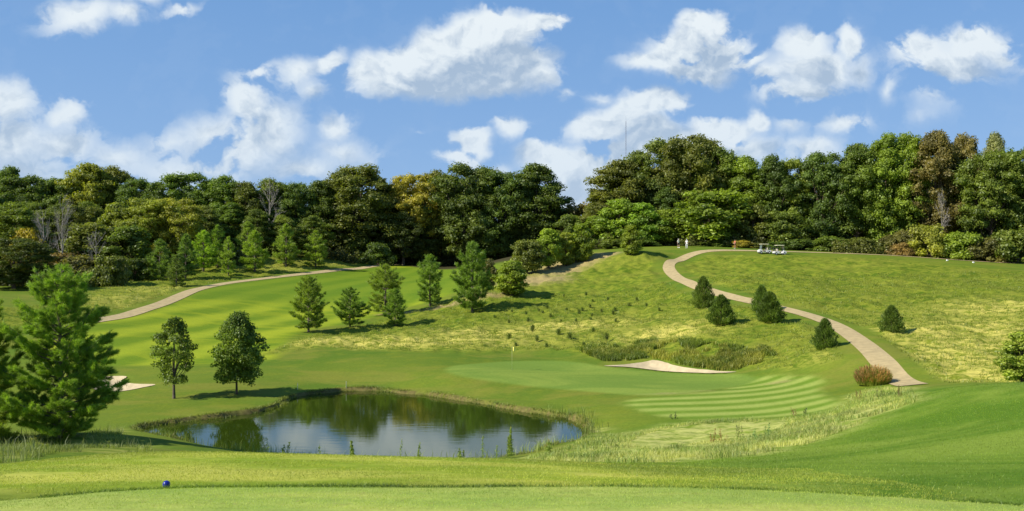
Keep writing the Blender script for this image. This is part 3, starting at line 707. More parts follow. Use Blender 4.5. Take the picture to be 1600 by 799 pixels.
def juniper(name, seed, H, Wd, n=6000, leaf=.12):
    rng = np.random.default_rng(seed); root = empty(name)
    t = rng.random(n) ** 1.15; an = rng.uniform(0, 6.283, n)
    prof = np.clip(1 - t, 0, 1) ** .62 * np.clip(.55 + 2.5 * t, 0, 1)
    lobes = 1 + .22 * np.sin(an * 5 + t * 9 + seed) + .20 * np.sin(an * 3 - t * 17 + seed) + .12 * np.sin(an * 9 + t * 31) + rng.normal(0, .10, n)
    R = Wd / 2 * prof * lobes * np.where(rng.random(n) < .3, rng.uniform(.5, 1, n), 1)
    P = np.stack([np.cos(an) * R, np.sin(an) * R, .03 + t * H * .97], 1)
    D = unit(np.stack([np.cos(an) * .55, np.sin(an) * .55, np.full(n, .95)], 1) + rng.normal(size=(n, 3)) * .28)
    sd_ = unit(np.cross(D, rng.normal(size=P.shape))) * leaf * .32; l = (leaf * 2.1 * rng.uniform(.6, 1.3, n))[:, None]
    V = np.stack([P - sd_, P + sd_, P + D * l], 1).reshape(-1, 3)
    mesh_np('foliage', V, np.arange(len(V)).reshape(-1, 3), NEEDLE, root)
    tb = MB(); tb.tube([(0, 0, -.3), (0, 0, H * .3), (0, 0, H * .8)], [H * .03, H * .02, .01], 6)
    for i in range(24):
        a = rng.uniform(0, 6.28); z = rng.uniform(.05, .7) * H; r = Wd * .36 * (1 - z / H) ** .6
        tb.tube([(0, 0, z * .7), (math.cos(a) * r, math.sin(a) * r, z + .1 * H)], [.03, .008], 4, cap=False)
    tb.build('trunk', BARK, root); root['H'] = H; root['Wd'] = Wd
    return root
def dead_tree(name, seed, H, Wd, mat=PALEBARK):
    rng = np.random.default_rng(seed); root = empty(name); tb = MB(); bb = MB()
    tb.tube([(0, 0, -.5), (0, 0, 0), (.15, 0, H * .3), (-.1, .1, H * .55), (.1, 0, H * .8)], [.22, .19, .15, .10, .05], 8)
    def grow(p, d, l, r, lev):
        q = p + d * l * .5 + Vector(rng.normal(size=3)) * l * .06; e = q + (d + Vector((0, 0, .15))).normalized() * l * .5
        bb.tube([p, q, e], [r, r * .75, r * .45], 5, cap=False)
        if lev > 0:
            for k in range(int(rng.integers(2, 5))):
                nd_ = (d + Vector(rng.normal(size=3)) * .55 + Vector((0, 0, .18))).normalized()
                grow(p.lerp(e, rng.uniform(.35, 1)), nd_, l * rng.uniform(.5, .75), r * .55, lev - 1)
    for k in range(11):
        z = H * (.25 + .52 * k / 10); a = rng.uniform(0, 6.28)
        grow(Vector((0, 0, z)), Vector((math.cos(a) * .8, math.sin(a) * .8, .75)).normalized(), Wd * .42 * (1.15 - k / 22), .07, 3)
    grow(Vector((.1, 0, H * .78)), Vector((0, 0, 1)), H * .2, .07, 2)
    tb.build('trunk', mat, root, smooth=True); bb.build('branches', mat, root); root['H'] = H; root['Wd'] = Wd
    return root
def blades_mesh(name, P, h, w, mat, rng, lean=.35, parent=None, segs=1):
    n = len(P); a = rng.uniform(0, 6.283, n); hh = np.asarray(h) * rng.uniform(.6, 1.3, n)
    sd_ = np.stack([np.cos(a), np.sin(a), np.zeros(n)], 1) * np.asarray(w).reshape(-1, 1)
    ln = np.stack([rng.normal(0, lean, n), rng.normal(0, lean, n), np.ones(n)], 1)
    if segs == 1:
        V = np.stack([P - sd_, P + sd_, P + ln * hh[:, None]], 1).reshape(-1, 3)
        return mesh_np(name, V, np.arange(len(V)).reshape(-1, 3), mat, parent)
    m_ = P + ln * np.array([.45, .45, 1]) * hh[:, None] * .6; e = P + ln * np.array([1.5, 1.5, 1]) * hh[:, None]
    V = np.stack([P - sd_, P + sd_, m_ + sd_ * .7, m_ - sd_ * .7, e], 1).reshape(-1, 3)
    b = np.arange(n) * 5
    Fq = np.concatenate([np.stack([b, b + 1, b + 2], 1), np.stack([b, b + 2, b + 3], 1), np.stack([b + 3, b + 2, b + 4], 1)])
    return mesh_np(name, V, Fq, mat, parent)
def place(src, used, loc, H, Wd, rz, color, label=None, cat=None, group=None, name=None):
    if src.name in used: o = copy_tree(src)
    else: o = src; used.add(src.name)
    o.location = loc; o.rotation_euler = (0, 0, rz)
    o.scale = (Wd / src['Wd'], Wd / src['Wd'], H / src['H'])
    if label: o['label'] = label
    if cat: o['category'] = cat
    if group: o['group'] = group
    elif 'group' in o: del o['group']
    for ch in o.children: ch.color = (*color, 1)
    if name: o.name = name
    return o
USED = set()
RR = np.random.default_rng(77)

# ------------------------------------------------------------------ kinds of tree
OAKS = [broadleaf('woodland_tree', 11, 22, 15, 2.5, 220, 29000, .205, 1.12), broadleaf('woodland_tree', 12, 22, 12.5, 3.5, 185, 25000, .20, 1.05, shape='ovoid'),
        broadleaf('woodland_tree', 13, 22, 16, 2.5, 230, 29000, .21, 1.15), broadleaf('woodland_tree', 14, 22, 11.5, 2.0, 190, 24000, .195, .98, shape='ovoid'),
        broadleaf('woodland_tree', 15, 22, 10, 2.5, 170, 22000, .19, .92, shape='ovoid')]
SMALLS = [broadleaf('young_tree', 21, 9, 6, 1.2, 70, 8000, .19, .75, shape='ovoid'), broadleaf('young_tree', 22, 9, 5, 1.0, 60, 7500, .18, .65, shape='ovoid'),
          broadleaf('young_tree', 23, 9, 6.5, 1.0, 75, 8000, .20, .8)]
SHRUBS = [broadleaf('shrub', 31, 4, 5.5, .1, 45, 5500, .16, .62, shape='shrub', trunk_r=.07), broadleaf('shrub', 32, 4, 6.5, .1, 50, 6000, .16, .7, shape='shrub', trunk_r=.07)]
PINES = [pine('pine_tree', 41, 8, 5.6, 15, .25, 13, .34, .026, up=.5, profp=.6), pine('pine_tree', 42, 8, 5.2, 14, .28, 12, .36, .026, open_=.08, up=.6, profp=.6), pine('pine_tree', 43, 8, 6.0, 14, .26, 13, .36, .026, up=.55, profp=.7)]
FARPINES = [pine('pine_tree', 44, 8, 5.6, 11, .36, 11, .45, .04, up=.45), pine('pine_tree', 45, 8, 5.0, 11, .36, 11, .45, .04, up=.5)]
JUNS = [juniper('juniper', 51, 3, 2.4), juniper('juniper', 52, 3, 2.8), juniper('juniper', 53, 3, 2.1)]

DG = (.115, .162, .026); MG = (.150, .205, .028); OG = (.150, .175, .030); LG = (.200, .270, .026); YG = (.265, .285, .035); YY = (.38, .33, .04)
RU = (.29, .20, .06); BR = (.185, .170, .045); DK = (.095, .125, .026); BG = (.165, .245, .024); PG = (.190, .270, .036); GY = (.22, .22, .08)
def vary(c, k=.12):
    j = 1 + RR.uniform(-k, k); return (c[0] * j * (1 + RR.uniform(-.08, .10)), c[1] * j, c[2] * j)
def tree_px(kinds, u, vtop, d, wpx, color, label, cat='tree', group=None, sink=0.0, name=None, vary_k=.1, rz=None):
    """a tree standing at distance d under photo column u, as tall and wide as the photo shows"""
    x = (u - 800) * d / F; z = gz(x, d) - .1; ztop = CZ - (vtop - 399.5) * d / F
    src = kinds[int(RR.integers(len(kinds)))] if isinstance(kinds, list) else kinds
    return place(src, USED, (x, d, z), max(ztop - z, .5), wpx * d / F, RR.uniform(0, 6.28) if rz is None else rz, vary(color, vary_k), label, cat, group, name)
def tree_at(kinds, u, v, vtop, wpx, color, label, d0=27.0, **kw):
    x, y = hit(u, v, d0); return tree_px(kinds, u, vtop, y, wpx, color, label, **kw)
# ------------------------------------------------------------------ the woods: (column, top, distance, width px, kind, colour, label)
LEFTW = [
 (14,262,232,55,OAKS[3],MG,'slender grey-green tree poking above the wood at the far left edge'),
 (48,276,226,75,OAKS[0],DG,'dark round-topped tree in the left wood, next to the far left edge'),
 (92,278,228,70,OAKS[2],MG,'mid green tree of the left wood just left of the tall yellow-green crown'),
 (142,257,228,78,OAKS[1],YG,'tall open yellow-green tree rising above the left wood'),
 (180,262,232,62,OAKS[3],OG,'olive tree joined to the right of the tall yellow-green crown'),
 (214,281,226,62,OAKS[0],DG,'dark low-topped tree right of the olive one in the left wood'),
 (258,284,224,66,OAKS[2],DG,'dark green tree above the yellowish thicket on the left slope'),
 (302,272,226,80,OAKS[0],MG,'broad green tree with the highest dome between the yellow crown and the bare pale tree'),
 (348,276,224,64,OAKS[1],MG,'green tree just left of the olive one beside the bare pale tree'),
 (384,285,222,60,OAKS[4],OG,'olive yellowish tree left of the bare pale tree in the wood'),
 (424,281,226,66,OAKS[3],MG,'tree right behind the bare pale trunk in the wood'),
 (462,287,226,58,OAKS[0],DG,'dark tree right of the bare pale trunk'),
 (500,284,228,60,OAKS[1],DG,'dark narrow tree wedged left of the great brown-green oak'),
]
for (u, vt, d, w, k, c, lb) in LEFTW: tree_px(k, u, vt, d, w * 1.18, c, lb)
MIDW = [
 (560,261,232,118,OAKS[0],OG,'great brown-green domed oak at the middle of the far treeline'),
 (606,290,240,60,OAKS[4],DK,'dark tree in the shade right of the great domed oak'),
 (650,272,236,84,OAKS[2],YY,'yellowing tree among the dark oaks of the far treeline'),
 (680,268,246,60,OAKS[1],OG,'olive tree top behind the yellowing tree'),
 (724,259,234,96,OAKS[0],DG,'tall dark oak right of the yellowing tree'),
 (780,268,234,84,OAKS[2],DG,'dark oak second from the right end of the middle treeline'),
 (838,258,236,92,OAKS[1],DG,'dark oak at the right end of the middle treeline beside the gap of sky'),
 (630,330,228,50,OAKS[4],DK,'small dark tree under the yellowing tree'),
]
for (u, vt, d, w, k, c, lb) in MIDW: tree_px(k, u, vt, d, w * 1.15, c, lb, vary_k=.05)
RIGHTW = [
 (868,322,246,60,OAKS[3],MG,'low tree filling the gap behind the right end of the dark oaks'),
 (905,318,236,52,SMALLS[2],BR,'reddish brown tree at the gap beside the dark oaks'),
 (938,298,206,58,OAKS[3],OG,'olive tree at the left end of the right-hand wood'),
 (972,252,205,92,OAKS[1],OG,'brownish olive tree on the left shoulder of the right-hand wood'),
 (1030,222,208,100,OAKS[0],OG,'high olive oak left of the summit of the domed clump near the walkers'),
 (1078,212,206,110,OAKS[2],OG,'tallest domed oak of the clump above the two walkers in white'),
 (1124,232,204,84,OAKS[1],MG,'oak on the right flank of the domed clump above the walkers'),
 (1108,298,190,88,SMALLS[2],LG,'round green tree standing forward of the wood right of the walkers'),
 (1166,246,200,76,OAKS[3],BG,'bright green tree left of the dark narrow one above the golf carts'),
 (1204,243,196,52,OAKS[4],DG,'dark narrow tree above the golf carts'),
 (1240,250,198,60,OAKS[0],LG,'yellow-green tree just right above the golf carts'),
 (1286,238,194,84,OAKS[2],DG,'dark green broad tree right of the golf carts'),
 (1340,226,192,78,OAKS[1],MG,'tree stepping up left of the tallest trees on the right'),
 (1384,212,190,70,OAKS[3],LG,'tall bright green tree at the left of the highest trees on the right'),
 (1420,209,190,60,OAKS[4],LG,'tall bright green tree joined to the left of the brown-tinged one'),
 (1462,206,188,76,OAKS[1],BR,'tall brown-tinged dark tree at the top of the right-hand wood'),
 (1508,210,190,56,OAKS[4],(.22,.19,.06),'tall thin tree turning rusty right of the brown-tinged one'),
 (1556,210,196,50,OAKS[3],GY,'thin-topped greyish tree near the right edge of the wood'),
 (1548,238,184,100,OAKS[2],MG,'full green tree in front of the thin greyish one at the right'),
 (1608,232,184,92,OAKS[0],MG,'green tree cut off by the right edge of the wood'),
 (1680,240,184,110,OAKS[2],DG,'dark green tree beyond the full one at the right end'),
 (-40,280,210,90,OAKS[1],DG,'dark tree beyond the slender grey-green one'),
]
for (u, vt, d, w, k, c, lb) in RIGHTW[:-2]: tree_px(k, u, vt, d, w * 1.16, c, lb)
for i in (1, 2):
    r = RIGHTW[-i]; tree_px(r[4], r[0], r[1], r[2], r[3] * 1.15, r[5], r[6], group='trees continuing the woods past the edge')
# second storey: smaller trees and thickets in front of the tall ones
FRONT = [
 (20,318,172,90,OAKS[1],MG,'green tree with a yellow cast low in the wood at the left edge'),
 (22,372,150,96,OAKS[2],DK,'near dark tree mass at the left edge above the big pine',),
 (70,330,200,60,OAKS[3],OG,'dull olive tree behind the bare silvery trees'),
 (120,322,202,64,OAKS[0],OG,'olive tree behind the right-hand bare silvery tree'),
 (182,318,196,50,SMALLS[1],YG,'narrow yellow-green tree with a pointed top on the left slope'),
 (226,312,194,74,OAKS[0],YG,'yellow-green rounded tree in the thicket of the left slope'),
 (276,310,196,80,OAKS[2],YG,'broad yellow-green tree in the middle of the left slope thicket'),
 (318,322,196,54,OAKS[1],OG,'olive tree at the right of the yellow-green thicket'),
 (150,350,182,70,SMALLS[2],OG,'low olive tree below the narrow yellow-green one'),
 (205,356,180,58,SMALLS[0],MG,'mid green low tree behind the two dark pines of the left slope'),
 (360,318,204,56,OAKS[3],MG,'green tree behind the tallest light pine of the left slope'),
 (448,330,214,58,OAKS[1],DG,'dark tree behind the lone pine on the upper left slope'),
 (520,356,216,40,SMALLS[0],BR,'small reddish tree right of the last pine of the upper slope'),
 (556,368,214,46,SHRUBS[0],OG,'olive bush under the great domed oak'),
 (40,360,168,50,SMALLS[0],YY,'small golden tree under the silvery bare trees'),
 (590,380,222,44,SHRUBS[1],DG,'dark bush in the shade right of the great domed oak'),
 (930,338,196,44,SMALLS[1],LG,'slim green tree at the left foot of the right-hand wood'),
 (968,312,192,54,SMALLS[1],(.22,.32,.035),'upright light green tree at the foot of the right-hand wood'),
 (1004,318,190,52,SMALLS[1],(.21,.31,.035),'light green tree between the upright one and the domed clump'),
 (1040,330,190,50,SMALLS[0],LG,'green tree just left of the two walkers in white'),
 (890,338,192,40,SMALLS[0],MG,'dark green tree at the top of the bare earth slope'),
 (1176,322,190,46,SMALLS[0],OG,'olive small tree left of the golf carts'),
 (1222,330,188,50,SMALLS[2],MG,'small green tree behind the golf cart with the rear wheel showing'),
]
for (u, vt, d, w, k, c, lb) in FRONT: tree_px(k, u, vt, d + (14 if 290 < u < 560 else 0), w * 1.12, c, lb)
# bushes at the skirt of the woods
SK = [
 (85,395,166,76,RU,'russet thicket bush below the silvery bare trees'),(130,400,162,60,BR,'brown bush right of the russet thicket'),(172,400,160,56,OG,'olive bush at the left corner of the grassy slope'),
 (212,404,172,50,DG,'dark bush just left of the two dark pines'),(300,392,196,40,BR,'brownish bush behind the bright pair of pines'),(420,384,206,46,DG,'dark bush between the tall light pine and the lone pine'),
 (512,380,218,42,RU,'rusty bush beside the last pine of the upper slope'),(545,388,222,40,BR,'brown low bush left of the olive one under the domed oak'),
 (1160,376,184,34,YY,'golden bush behind the walker in red'),(1184,380,184,28,OG,'olive bush left of the first golf cart'),(1140,382,186,26,MG,'green bush left of the walker in red'),
 (1252,374,184,50,DG,'dark bush right of the golf carts'),(1298,370,182,56,MG,'green bush second to the right of the golf carts'),(1345,372,180,54,OG,'olive bush third to the right of the golf carts'),
 (1392,368,178,44,BR,'brown bush left of the orange one on the right'),(1408,380,174,34,RU,'orange bush at the foot of the brown-tinged tree'),(1450,352,174,62,YG,'large yellow-green bush on the right plateau'),
 (1500,364,172,60,LG,'light green bush right of the large yellow-green one'),(1545,372,170,58,BR,'brownish green bush near the right end of the plateau'),(1590,360,168,66,MG,'green bush at the right edge of the plateau'),
 (1008,376,186,40,DG,'dark bush in the shade left of the walkers'),(1098,378,186,34,DG,'dark bush right of the walkers'),(1120,376,186,36,MG,'green bush under the round forward tree'),
 (960,374,186,40,MG,'green bush at the brow of the middle hill'),(1215,378,184,40,DG,'dark bush hidden behind the golf carts'),(1420,360,182,50,BR,'dull brown tall bush behind the orange one'),
]
for (u, vt, d, w, c, lb) in SK: tree_px(SHRUBS, u, vt, d + (14 if 290 < u < 560 else 0), w * 1.1, c, lb, cat='bush', name='bush')
# bare silvery trees
DEADS = [dead_tree('dead_tree', 61, 14, 9), dead_tree('dead_tree', 62, 14, 8)]
for (u, vt, d, w, lb) in [(97,312,166,48,'bare silvery dead tree in the left wood, the tallest of the pale ones'),(68,330,168,42,'bare silvery dead tree just left of the tallest pale one'),
        (421,282,218,40,'bare pale dead tree standing against the dark wood'),(150,360,162,30,'small bare grey tree above the olive bush'),(1472,300,180,26,'bare grey snag inside the right-hand wood')]:
    tree_px(DEADS, u, vt, d, w, (.5, .5, .5), lb, name='dead_tree')
# the depth of the woods: rows behind that only show as tops and dark between trunks
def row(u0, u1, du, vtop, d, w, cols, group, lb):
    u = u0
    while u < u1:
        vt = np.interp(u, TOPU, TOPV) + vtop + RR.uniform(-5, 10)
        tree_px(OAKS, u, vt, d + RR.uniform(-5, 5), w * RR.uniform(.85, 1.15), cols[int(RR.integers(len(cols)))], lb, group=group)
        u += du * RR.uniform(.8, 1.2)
TOPU = [-100,0,50,110,150,200,260,300,400,500,540,600,640,720,780,850,872,885,905,935,960,1000,1040,1080,1130,1170,1200,1240,1290,1340,1390,1460,1520,1570,1620,1750]
TOPV = [270,270,280,276,262,284,290,280,288,290,272,292,286,270,276,268,300,345,340,310,268,245,224,220,240,256,252,258,246,234,220,214,222,226,236,240]
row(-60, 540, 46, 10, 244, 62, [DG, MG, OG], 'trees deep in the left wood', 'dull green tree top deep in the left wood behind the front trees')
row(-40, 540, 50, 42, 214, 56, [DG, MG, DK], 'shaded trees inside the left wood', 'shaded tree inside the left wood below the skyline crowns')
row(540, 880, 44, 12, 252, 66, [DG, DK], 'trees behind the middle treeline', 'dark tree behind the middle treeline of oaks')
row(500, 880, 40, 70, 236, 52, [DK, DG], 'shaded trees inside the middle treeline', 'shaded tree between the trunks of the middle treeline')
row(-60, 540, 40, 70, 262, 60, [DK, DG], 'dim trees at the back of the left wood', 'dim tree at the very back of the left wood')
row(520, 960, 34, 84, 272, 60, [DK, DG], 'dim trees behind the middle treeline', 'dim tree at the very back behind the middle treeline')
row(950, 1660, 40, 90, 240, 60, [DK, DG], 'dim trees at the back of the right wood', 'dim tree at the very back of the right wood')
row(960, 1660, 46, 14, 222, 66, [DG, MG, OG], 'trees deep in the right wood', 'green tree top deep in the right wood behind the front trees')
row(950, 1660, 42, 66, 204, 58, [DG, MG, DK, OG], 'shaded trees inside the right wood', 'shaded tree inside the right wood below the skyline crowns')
# low growth on the forest floor
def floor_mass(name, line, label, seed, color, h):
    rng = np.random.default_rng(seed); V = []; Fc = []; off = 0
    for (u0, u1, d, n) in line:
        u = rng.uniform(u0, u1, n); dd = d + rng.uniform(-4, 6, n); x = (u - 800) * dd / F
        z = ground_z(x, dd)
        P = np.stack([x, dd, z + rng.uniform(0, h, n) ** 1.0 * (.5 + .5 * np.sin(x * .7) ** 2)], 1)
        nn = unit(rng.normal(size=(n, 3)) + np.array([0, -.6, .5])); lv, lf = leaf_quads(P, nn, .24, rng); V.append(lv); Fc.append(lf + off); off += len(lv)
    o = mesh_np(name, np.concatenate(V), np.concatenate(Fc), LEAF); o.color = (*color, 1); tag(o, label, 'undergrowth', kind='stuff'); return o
floor_mass('undergrowth', [(-60,60,158,6000),(60,200,170,9000),(200,400,200,9000),(400,560,222,7000),(560,880,236,9000),(860,1060,192,6000)], 'low tangled undergrowth along the foot of the woods', 71, (.10, .11, .025), 3.6)
floor_mass('undergrowth', [(1060,1300,188,8000),(1300,1660,178,10000)], 'low tangled undergrowth along the foot of the right-hand wood', 72, (.12, .13, .028), 2.6)

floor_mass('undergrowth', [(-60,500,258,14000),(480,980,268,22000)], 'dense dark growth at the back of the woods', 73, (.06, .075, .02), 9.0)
# ------------------------------------------------------------------ young trees on the course
POND1 = broadleaf('young_tree', 81, 6.6, 3.0, 1.3, 130, 8500, .075, .26, shape='ovoid', bark=GREYBARK, trunk_r=.10, core=0)
tree_at(POND1, 272, 623, 495, 62, (.150, .210, .030), 'slim young tree with an open airy crown by the pond', d0=55, vary_k=0)
POND2 = broadleaf('young_tree', 82, 6.4, 4.1, .8, 230, 17000, .085, .34, shape='ovoid', trunk_r=.09, core=.35)
tree_at(POND2, 370, 616, 489, 76, (.165, .235, .032), 'dense young tree with a full oval crown by the pond', d0=55, vary_k=0)
for (k, u, v, vt, w, c, lb) in [
 (PINES[0],482,519,432,56,PG,'leftmost pine of the row climbing the hill, standing clear'),
 (PINES[2],547,512,449,54,PG,'short bushy pine second in the row up the hill'),
 (PINES[1],602,493,414,60,PG,'tall pine behind the small one in the hillside row'),
 (PINES[0],617,509,452,36,PG,'small slim pine in front of the tall one in the hillside row'),
 (PINES[1],672,478,399,50,PG,'thin see-through pine in the middle of the hillside row'),
 (PINES[0],738,486,380,62,PG,'tallest pine of the hillside row'),
 (SMALLS[1],763,450,405,24,BR,'small reddish tree touching the tallest hillside pine'),
 (SMALLS[1],800,462,408,46,LG,'leafy bright young tree right of the tallest hillside pine'),
 (SMALLS[2],824,428,376,46,OG,'olive round young tree at the top of the pine row'),
 (SMALLS[1],857,420,358,38,(.28,.38,.04),'bright green upright tree on the brow of the hill'),
 (SMALLS[1],884,413,364,30,(.36,.38,.045),'yellow-green young tree on the brow by the bare earth'),
 (SMALLS[1],908,407,350,34,LG,'green young tree right of the yellow-green one'),
 (SMALLS[1],986,397,352,28,LG,'young tree with a thin dark trunk on top of the hill'),
]: tree_at(k, u, v, vt, w * 1.1, c, lb, d0=60)
for (u, d, vt, w, c, lb) in [
 (250,172,376,44,(.16,.235,.045),'dark pine left of its shorter twin on the left slope'),(276,160,400,32,(.16,.235,.045),'short dark pine at the bend of the far path'),(290,176,368,38,(.16,.235,.045),'dark pine just behind the short one at the bend of the far path'),
 (318,186,362,42,(.28,.38,.04),'bright green pine of the close pair on the left slope'),(340,192,354,38,(.24,.34,.04),'taller pine of the close bright pair on the left slope'),(357,182,372,28,(.28,.38,.045),'small light pine right of the bright pair'),
 (387,202,348,40,(.22,.31,.05),'tall pale pine behind the one by the far path'),(398,190,362,42,(.27,.37,.045),'wide light pine in front of the tall pale one'),(447,200,352,38,(.23,.33,.05),'lone pine on the upper left slope'),(493,203,362,40,(.25,.35,.045),'last pine on the right of the upper left slope'),
]: tree_px(FARPINES, u, vt, d, w * 1.15, c, lb, name='pine_tree')
JC = (.140, .200, .032)
for (u, v, vt, w, lb) in [
 (1099,480,433,34,'juniper on the upper inside bend of the cart path'),(1127,507,462,40,'round juniper below the upper one beside the cart path'),(1190,486,447,30,'juniper behind its larger neighbour near the middle of the path'),
 (1203,505,457,38,'larger juniper of the touching pair by the path'),(1289,544,499,36,'blunt dark juniper in front of the lower path'),(1393,521,478,36,'pointed juniper alone on the slope right of the path')]:
    tree_at(JUNS, u, v, vt, w * 1.0, JC, lb, d0=60, cat='juniper', name='juniper')
tree_px(SMALLS[1], 1597, 520, 58, 60, (.26, .34, .045), 'leafy bush cut by the right edge above the mound', cat='bush', name='bush')
# the big pines near the tee
BIG = pine('pine_tree', 91, 9.4, 7.0, 21, .165, 21, .22, .011, base=.02, up=.42, profp=.55)
tree_px(BIG, 96, 414, 45.5, 186, (.250, .350, .040), 'big bushy pine beside the pond at the left', vary_k=0)
BIG2 = pine('pine_tree', 92, 7.6, 6.2, 20, .17, 22, .22, .012, base=.03, up=.45, profp=.55)
tree_px(BIG2, -28, 466, 45, 135, (.250, .350, .040), 'big pine cut off by the left edge', vary_k=0)

# ------------------------------------------------------------------ planted saplings in rows on the hill
rs = np.random.default_rng(8)
sb = MB()
sap = empty('sapling'); tuft = blades_mesh('foliage', np.stack([rs.normal(0, .13, 260), rs.normal(0, .13, 260), rs.uniform(0, .75, 260)], 1), .38, .02, NEEDLE, rs, .45, sap)
sb.tube([(0, 0, -.1), (0, 0, .9)], .02, 5); sb.build('stem', BARK, sap); sap['H'] = 1.15; sap['Wd'] = .7
SAPS = [(796,531,9),(832,518,9),(839,533,8),(873,524,9),(890,530,9),(927,521,8),(948,531,9),(806,542,6),(854,543,6),(912,541,6),
 (773,498,5),(795,505,5),(825,503,6),(860,497,6),(905,492,7),(910,487,6),(958,492,6),(961,487,6),(983,480,6),(940,488,5),(923,503,6),(877,505,5),(848,491,5),(822,492,5),(780,488,4),(800,488,4),(842,487,4),(885,487,5),(922,481,5),(855,482,5),(900,503,5),(962,503,5),(1010,479,5),(950,470,5),(916,462,5),(881,464,4),(926,472,4),(995,470,5),(1030,486,5),(925,495,5)]
for (u, v, hp) in SAPS:
    x, y, z = at(u, v, 60); H_ = max(.5, hp * 1.5 * y / F)
    place(sap, USED, (x, y, z - .03), H_, .5 * H_ + .08, rs.uniform(0, 6), vary((.13, .18, .03), .15), 'knee-high sapling in the planted rows on the rough hillside', 'sapling', 'saplings planted in rows on the hillside', 'sapling')
# ------------------------------------------------------------------ tall grasses
def scatter(poly, n, rng, pred=None):
    P_ = np.array(poly); lo, hi = P_.min(0), P_.max(0); o = []; m = 0
    while m < n:
        q = rng.uniform(lo, hi, (n * 2, 2)); s = sdist(q[:, 0], q[:, 1], poly); k = s > 0
        if pred is not None: k &= pred(q[:, 0], q[:, 1])
        q = q[k]; o.append(q); m += len(q)
        if len(q) == 0: break
    return np.concatenate(o)[:n]
def on_ground(q): return np.column_stack([q, ground_z(q[:, 0], q[:, 1]) - .02])
g_ = np.random.default_rng(9)
clumpy = lambda s, t: (lambda x, y: fbm(x * s, y * s, 3) > t)
def stuff(o, label, cat, color): o.color = (*color, 1); return tag(o, label, cat, kind='stuff')
nearp = lambda x, y: y < 62
P_ = on_ground(scatter(DRYN, 30000, g_, lambda x, y: (fbm(x * .5, y * .5, 3) > .44) & (sdist(x, y, PALE) < 0) & (sdist(x, y, APRON) < -.5)))
stuff(blades_mesh('fescue', P_, .07 + .24 * fbm(P_[:, 0] * .3, P_[:, 1] * .3), .011, BLADE, g_, .28, segs=2), 'straw-coloured unmown fescue between the pond and the mown mound', 'tall grass', (.42, .43, .14))
P_ = on_ground(scatter(DRYN, 12000, g_, lambda x, y: (fbm(x * .45 + 9, y * .45, 3) > .50) & (sdist(x, y, PALE) < 0) & (sdist(x, y, APRON) < -.5)))
stuff(blades_mesh('tall_weeds', P_, .28, .014, BLADE, g_, .3, segs=2), 'green weeds mixed into the straw-coloured fescue', 'weeds', (.24, .31, .07))
P_ = on_ground(scatter(BANKL, 16000, g_, clumpy(.5, .45)))
stuff(blades_mesh('tall_weeds', P_, .19, .012, BLADE, g_, .25, segs=2), 'pale green weeds on the bank below the big pine', 'weeds', (.22, .26, .07))
P_ = on_ground(scatter(BANKL, 1500, g_, clumpy(.28, .53)))
stuff(blades_mesh('tall_weeds', P_, .50, .014, BLADE, g_, .2, segs=2), 'tall greyish weeds below the big pine', 'weeds', (.24, .27, .12))
pin = lambda x, y: path_dist(x, y) > 2.4
P_ = on_ground(scatter(ROUGH, 80000, g_, lambda x, y: pin(x, y) & (y < 140) & (fbm(x * .6, y * .6, 3) > .40)))
stuff(blades_mesh('rough_grass', P_, .24, .03, BLADE, g_, .5), 'shaggy unmown grass over the hillside', 'rough grass', (.20, .24, .030))
P_ = on_ground(scatter(ROUGHL, 9000, g_, pin))
stuff(blades_mesh('rough_grass', P_, .3, .045, BLADE, g_, .5), 'unmown grass on the slope beyond the fairway', 'rough grass', (.22, .24, .04))
# weedy bed behind the bunker
BED = pol([(905,548),(960,535),(1040,532),(1120,538),(1200,545),(1205,560),(1150,578),(1095,576),(1055,569),(1040,563),(1010,562),(950,565),(930,560)], 60)
P_ = on_ground(scatter(BED, 12000, g_, clumpy(.35, .48))); stuff(blades_mesh('tall_weeds', P_, .5, .03, BLADE, g_, .35, segs=2), 'dark green weedy bed behind the sand bunker', 'weeds', (.17, .22, .03))
P_ = on_ground(scatter(BED, 6000, g_, clumpy(.6, .5))); stuff(blades_mesh('tall_weeds', P_, .55, .03, BLADE, g_, .35, segs=2), 'golden tufts in the weedy bed behind the bunker', 'weeds', (.30, .30, .05))
# sedge round the pond margin
pts_ = np.array(smooth_line(POND, 6)); nrm_ = np.gradient(pts_, axis=0); nrm_ = np.stack([-nrm_[:, 1], nrm_[:, 0]], 1); nrm_ = unit(nrm_)
k_ = g_.integers(0, len(pts_), 11000); q = pts_[k_] + nrm_[k_] * g_.normal(0, .20, (11000, 1)) + g_.normal(0, .06, (11000, 2))
sdp = sdist(q[:, 0], q[:, 1], POND); keep = (sdp > -.75) & (sdp < .35) & (fbm(q[:, 0] * .9, q[:, 1] * .9, 3) > .40); q = q[keep]
P_ = np.column_stack([q, np.maximum(ground_z(q[:, 0], q[:, 1]), 0) - .02])
stuff(blades_mesh('sedge', P_, .18, .014, BLADE, g_, .5, segs=2), 'sedge and grass fringing the pond margin', 'sedge', (.20, .23, .045))
nsel = (pts_[k_][:, 1] < 57) | (pts_[k_][:, 0] > 3)
q = pts_[k_][nsel][:1300] + g_.normal(0, .5, (min(1300, nsel.sum()), 2)); keep = sdist(q[:, 0], q[:, 1], POND) < .2; q = q[keep]
P_ = np.column_stack([q, np.maximum(ground_z(q[:, 0], q[:, 1]), 0) - .02]); stuff(blades_mesh('reeds', P_, .6, .014, BLADE, g_, .18, segs=2), 'thin reeds standing along the near side of the pond', 'reeds', (.20, .25, .06))
